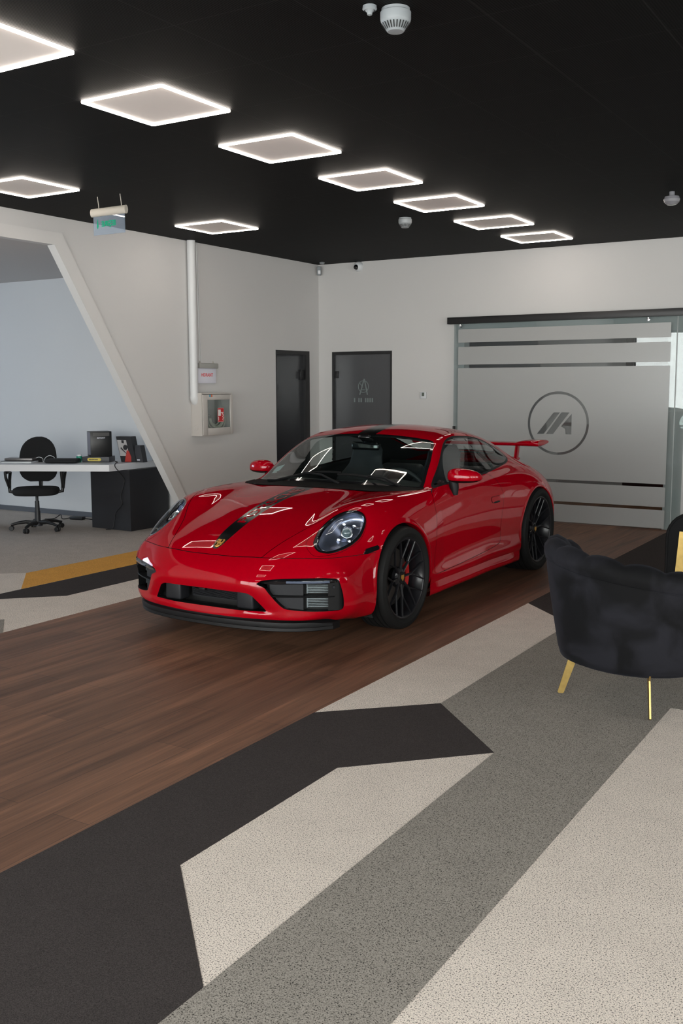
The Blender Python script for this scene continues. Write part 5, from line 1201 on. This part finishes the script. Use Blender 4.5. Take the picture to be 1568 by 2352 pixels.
# ---- office chair
oc = item('office_chair', (-8.67, 7.69, 0), math.radians(37), 'black swivel office chair with armrests tucked under the desk', 'chair')
def sq(mb, c, rx, ry, z0, z1, e=2.6, n=32, tilt=0, rr=.5):
    rings = []
    for k in range(9):
        t = k/8; a = PI*(t-.5); s_ = (1-rr)+rr*math.cos(a)**.5 if abs(math.cos(a)) > 1e-6 else 1-rr
        z = z0+(z1-z0)*(.5+.5*math.sin(a))
        rings.append([(c[0]+rx*s_*math.copysign(abs(math.cos(u))**(2/e), math.cos(u)), c[1]+ry*s_*math.copysign(abs(math.sin(u))**(2/e), math.sin(u)), z) for u in np.linspace(0, 2*PI, n, endpoint=False)])
    mb.loft(rings, True, True, True)
mb = MB(); sq(mb, (0, -.02), .25, .23, .40, .485, rr=.25); mb.build('seat', M_MESH, oc, angle=60)
rings = []
for t in (1-np.cos(np.linspace(0, PI, 19)))/2:
    z = .53+.50*t; w = (.222-.03*t)*max(.03, 1-(abs(t-.45)/(.555 if t > .45 else .48))**3.4)**.5
    y = .20+.035*math.sin(PI*t)*-1+.06*t
    rings.append([(w*math.copysign(abs(math.cos(a))**.8, math.cos(a)), y+.035*math.sin(a)*(1 if 0 < t < 1 else .3)-.05*(abs(math.cos(a))**2)*(w/.225), z) for a in np.linspace(0, 2*PI, 24, endpoint=False)])
mb = MB(); mb.loft(rings, True, True, True); mb.build('backrest', M_MESH, oc, angle=60)
mb = MB(); mb.tube([(0, .10, .40), (0, .24, .42), (0, .26, .50), (0, .25, .62)], [(.03, .012)]*4, 8); mb.build('back_support', M_BLKP, oc)
mb = MB(); mb.lathe([(0, .40), (.05, .40), (.05, .385), (.016, .38), (.016, .33), (.024, .33), (.026, .22), (.030, .22), (.032, .09), (.05, .085), (.05, .05), (0, .05)], n=24); mb.build('gas_column', pm('dark_grey_plastic', (.03, .032, .036), .45), oc, angle=30)
for k in range(5):
    a = math.radians(-68-37)+2*PI*k/5; d = Vector((math.cos(a), math.sin(a), 0))
    mb = MB(); mb.tube([d*.035+Vector((0, 0, .085)), d*.13+Vector((0, 0, .098)), d*.22+Vector((0, 0, .085)), d*.29+Vector((0, 0, .065))], [(.022, .026), (.02, .022), (.016, .018), (.014, .016)], 8); lg = mb.build('base_leg', M_BLKP, oc, angle=50)
    t = Vector((-d.y, d.x, 0)); mb = MB()
    for s in (-1, 1): mb.lathe([(0, .012), (.022, .012), (.027, .006), (.027, -.006), (.022, -.012), (0, -.012)], d*.285+t*s*.016+Vector((0, 0, .0285)), t, 16)
    mb.build('caster', M_BLKP, lg)
for s in (-1, 1):
    mb = MB(); mb.tube([(s*.22, -.02, .43), (s*.285, -.02, .44), (s*.29, -.01, .50)], .02, 8)
    mb.tube([(s*.29, -.01, .47), (s*.295, .03, .56), (s*.30, .10, .645), (s*.30, .02, .66), (s*.30, -.14, .655), (s*.30, -.12, .60), (s*.29, -.01, .48)], [(.016, .022)]*7, 8); mb.build('armrest', M_BLKP, oc, angle=60)
# ---- armchairs
M_VEL = None
m, nt, out = newmat('black_velvet'); Lk = nt.links
p = nd(nt, 'ShaderNodeBsdfPrincipled', Roughness=.8); p.inputs['Specular IOR Level'].default_value = .15; p.inputs['Sheen Weight'].default_value = .05; p.inputs['Sheen Roughness'].default_value = .45; p.inputs['Sheen Tint'].default_value = (.35, .38, .5, 1)
tc = nd(nt, 'ShaderNodeTexCoord'); n1 = nd(nt, 'ShaderNodeTexNoise', Scale=5., Detail=4.); n1.inputs['Distortion'].default_value = .6; Lk.new(tc.outputs['Object'], n1.inputs['Vector'])
rm = nd(nt, 'ShaderNodeMix', data_type='RGBA'); rm.inputs[6].default_value = (.003, .003, .0036, 1); rm.inputs[7].default_value = (.011, .011, .0145, 1)
r1 = nd(nt, 'ShaderNodeMapRange'); r1.inputs[1].default_value = .4; r1.inputs[2].default_value = .62; Lk.new(n1.outputs['Fac'], r1.inputs[0]); Lk.new(r1.outputs[0], rm.inputs[0]); Lk.new(rm.outputs[2], p.inputs['Base Color'])
n2 = nd(nt, 'ShaderNodeTexNoise', Scale=400., Detail=2.); Lk.new(tc.outputs['Object'], n2.inputs['Vector']); b = nd(nt, 'ShaderNodeBump', Strength=.15, Distance=.002); Lk.new(n2.outputs['Fac'], b.inputs['Height']); Lk.new(b.outputs[0], p.inputs['Normal'])
Lk.new(p.outputs[0], out.inputs[0]); M_VEL = m
AZ = math.atan2(.344, .939)
ac = empty('armchair', (-1.323, 5.07, 0), -AZ, 'black velvet tub armchair with scalloped back and flat brass legs on the carpet', 'armchair')
# local: front = +y, back = -y
ZB = .200
def shell_r(a, t):      # a: angle, t height 0..1
    base = .385+.085*t**1.1; fx_ = 1.0 if math.sin(a) < 0 else 1.0+.10*math.sin(a)
    return base*fx_
def rimz(a):            # rim height: higher at the arms' back, scalloped
    return .775
AB = math.radians(218); a0, a1 = AB-math.radians(50), AB+math.radians(128); NA = 109; NL = 7
HR = lambda a: .575-(.072 if a > AB else .26)*(abs(a-AB)/(PI/2))**1.5
ang = np.linspace(a0, a1, NA)
lob = lambda a: abs(math.sin((a-a0)/(a1-a0)*PI*NL))**.65
rows = []
prof = [(.0, -.20), (.0, -.08), (.03, 0.), (.10, .008), (.30, .012), (.55, .014), (.80, .012), (.90, .008)]
for a in ang:
    e = .0; row = []; ca, sa = math.cos(a), math.sin(a)
    edge = min(1, min(a-a0, a1-a)/.25)
    H = HR(a)*(.86+.14*edge**.5)
    for t, o_ in prof: 
        r_ = shell_r(a, t)+o_; row.append((r_*ca, r_*sa, ZB+H*t))
    rows.append(row)
mb = MB(); mb.loft(rows, closed=False); mb.build('outer_back', M_VEL, ac, angle=180)
rows = []
for a in ang:
    ca, sa = math.cos(a), math.sin(a); edge = min(1, min(a-a0, a1-a)/.25); H = HR(a)*(.86+.14*edge**.5); s_ = lob(a); row = []
    R_ = shell_r(a, .9)
    for dr_, dz in ((.008, -.055), (.014+.008*s_, -.03), (.012+.012*s_, .0), (-.005, .022+.020*s_), (-.04, .028+.026*s_), (-.08, .012+.022*s_), (-.11, -.04+.012*s_), (-.125+.01*(1-s_), -.12), (-.12, -.30)):
        r_ = R_+dr_; row.append((r_*ca, r_*sa, ZB+H+dz))
    rows.append(row)
mb = MB(); mb.loft(rows, closed=False); mb.add(rows[0], [list(range(len(rows[0])))]); mb.add(rows[-1], [list(range(len(rows[0])))]); mb.build('channel_back', M_VEL, ac, angle=180)
mb = MB()
for k in range(2):
    pts = []
    for a in ang:
        edge = min(1, min(a-a0, a1-a)/.25); H = HR(a)*(.86+.14*edge**.5); r_ = shell_r(a, .9)+.0095; pts.append((r_*math.cos(a), r_*math.sin(a), ZB+H-.055))
mb.tube(pts, .004, 6); mb.build('back_piping', M_VEL, ac)
mb = MB(); sq(mb, (0, .07), .345, .37, ZB+.03, ZB+.24, e=2.3, rr=.18); mb.build('seat_cushion', M_VEL, ac, angle=60)
mb = MB(); sq(mb, (0, .03), .375, .375, ZB-.01, ZB+.06, e=2.1, rr=.12); mb.build('seat_base', M_VEL, ac, angle=60)
for a in (45, 135, 225, 315):
    d = Vector((math.cos(math.radians(a)), math.sin(math.radians(a)), 0)); t = Vector((-d.y, d.x, 0))
    mb = MB(); pf = [(.275, ZB+.012), (.365, ZB+.012), (.345, ZB-.03), (.392, .012), (.385, .0), (.365, .0), (.36, .008), (.29, ZB-.02)]
    pf = [(.28, ZB+.012), (.355, ZB+.012), (.348, ZB-.02), (.397, .008), (.392, .0015), (.368, .0015), (.364, .008), (.305, ZB-.02)]
    mb.prism(pf, (0, 0, 0), d, (0, 0, 1), t, -.004, .004); mb.build('brass_leg', M_BRASS, ac, angle=20)
# second seat behind
a2 = empty('club_chair', (-1.22, 7.25, 0), .0, 'black rounded club chair with piping and brass strip at the right edge', 'armchair')
M_BV = pm('black_upholstery', (.004, .004, .0045), rough=.7, spec=.15, sheen=.03, bump=.1, bscale=300)
def rr2(w, h, r): return rrect(w, h, r, 7)
mb = MB(); pf = [(x, z+.37) for x, z in rr2(.86, .70, .17)]
mb.prism(pf, (0, 0, 0), (1, 0, 0), (0, 0, 1), (0, 1, 0), -.25, -.10); mb.build('side_panel', M_BV, a2, angle=60)
mb = MB(); mb.prism([(x, z+.37) for x, z in rr2(.80, .68, .16)], (0, 0, 0), (1, 0, 0), (0, 0, 1), (0, 1, 0), -.10, .45); mb.build('seat_body', M_BV, a2, angle=60)
for y in (-.25, -.10):
    mb = MB(); mb.tube([(x, y, z) for x, z in pf], .010, 8, closed=True); mb.build('piping', M_BV, a2)
mb = MB(); mb.add([(x, y, z) for x, z in ((-.345, .595), (-.20, .585), (-.225, .18), (-.375, .18)) for y in (-.262, -.252)], [[0, 2, 4, 6], [1, 3, 5, 7], [0, 1, 3, 2], [2, 3, 5, 4], [4, 5, 7, 6], [6, 7, 1, 0]]); o = mb.build('brass_strip', M_BRASS, a2)
for x, y in ((-.3, -.15), (.3, -.15), (-.3, .35), (.3, .35)):
    mb = MB(); mb.tube([(x, y, .03), (x, y, .0015)], .02, 10); mb.build('chair_foot', M_BLKP, a2)
# ================================================================= CAMERA, LIGHT, VIEW
f, yaw, pitch, roll, H = 2301.73, .548675, .125964, -.003631, 1.59546
cyw, syw = math.cos(yaw), math.sin(yaw)
fwd = Vector((-syw*math.cos(pitch), cyw*math.cos(pitch), -math.sin(pitch))); right = Vector((cyw, syw, 0)); up = right.cross(fwd)
r2 = right*math.cos(roll)+up*math.sin(roll); u2 = -right*math.sin(roll)+up*math.cos(roll)
cd = bpy.data.cameras.new('camera'); cd.sensor_fit = 'HORIZONTAL'; cd.sensor_width = 24.; cd.lens = f*24./1568.; cd.clip_start = .05; cd.clip_end = 100
co = bpy.data.objects.new('camera', cd); COL.objects.link(co)
M = Matrix((r2, u2, -fwd)).transposed().to_4x4(); M.translation = (0, 0, H); co.matrix_world = M
SC.camera = co
w = bpy.data.worlds.new('overcast_daylight'); SC.world = w; w.use_nodes = True
bg = w.node_tree.nodes['Background']; bg.inputs[0].default_value = (1.0, .985, .96, 1); bg.inputs[1].default_value = SKY
def portal(name, loc, rot, sx_, sy_):
    l = bpy.data.lights.new(name, 'AREA'); l.shape = 'RECTANGLE'; l.size = sx_; l.size_y = sy_; l.cycles.is_portal = True
    o = bpy.data.objects.new(name, l); COL.objects.link(o); o.location = loc; o.rotation_euler = rot
portal('front_window_daylight', ((XL+XR)/2, YF-.2, 1.42), (PI/2, 0, 0), XR-XL-1, 2.85)
for a, b_ in RWN: portal('right_window_daylight', (XR+.2, (a+b_)/2, 1.7), (0, PI/2, 0), 1.7, b_-a)
portal('alcove_window_daylight', (-13.15, 5.3, 1.55), (0, -PI/2, 0), 1.3, 2.6)
for a, b_ in BWN: portal('back_window_daylight', ((a+b_)/2, YB+.2, 1.45), (-PI/2, 0, 0), b_-a, 2.3)
# unseen fill light added to brighten the back room
l = bpy.data.lights.new('backroom_fill', 'AREA'); l.shape = 'RECTANGLE'; l.size = 1.2; l.size_y = .3; l.energy = 18; l.color = (1, .93, .85)
o = bpy.data.objects.new('backroom_fill', l); COL.objects.link(o); o.location = (-4.2, YB+1.6, 2.78)
SC.view_settings.view_transform = 'Standard'; SC.view_settings.look = 'None'; SC.view_settings.exposure = EXPO; SC.view_settings.gamma = 1.; SC.view_settings.use_curve_mapping = False
c = SC.cycles
c.use_denoising = True
try: c.denoiser = 'OPENIMAGEDENOISE'
except Exception: pass
c.max_bounces = 10; c.diffuse_bounces = 4; c.glossy_bounces = 5; c.transmission_bounces = 8; c.transparent_max_bounces = 16
c.sample_clamp_indirect = 6.; c.caustics_reflective = False; c.caustics_refractive = False
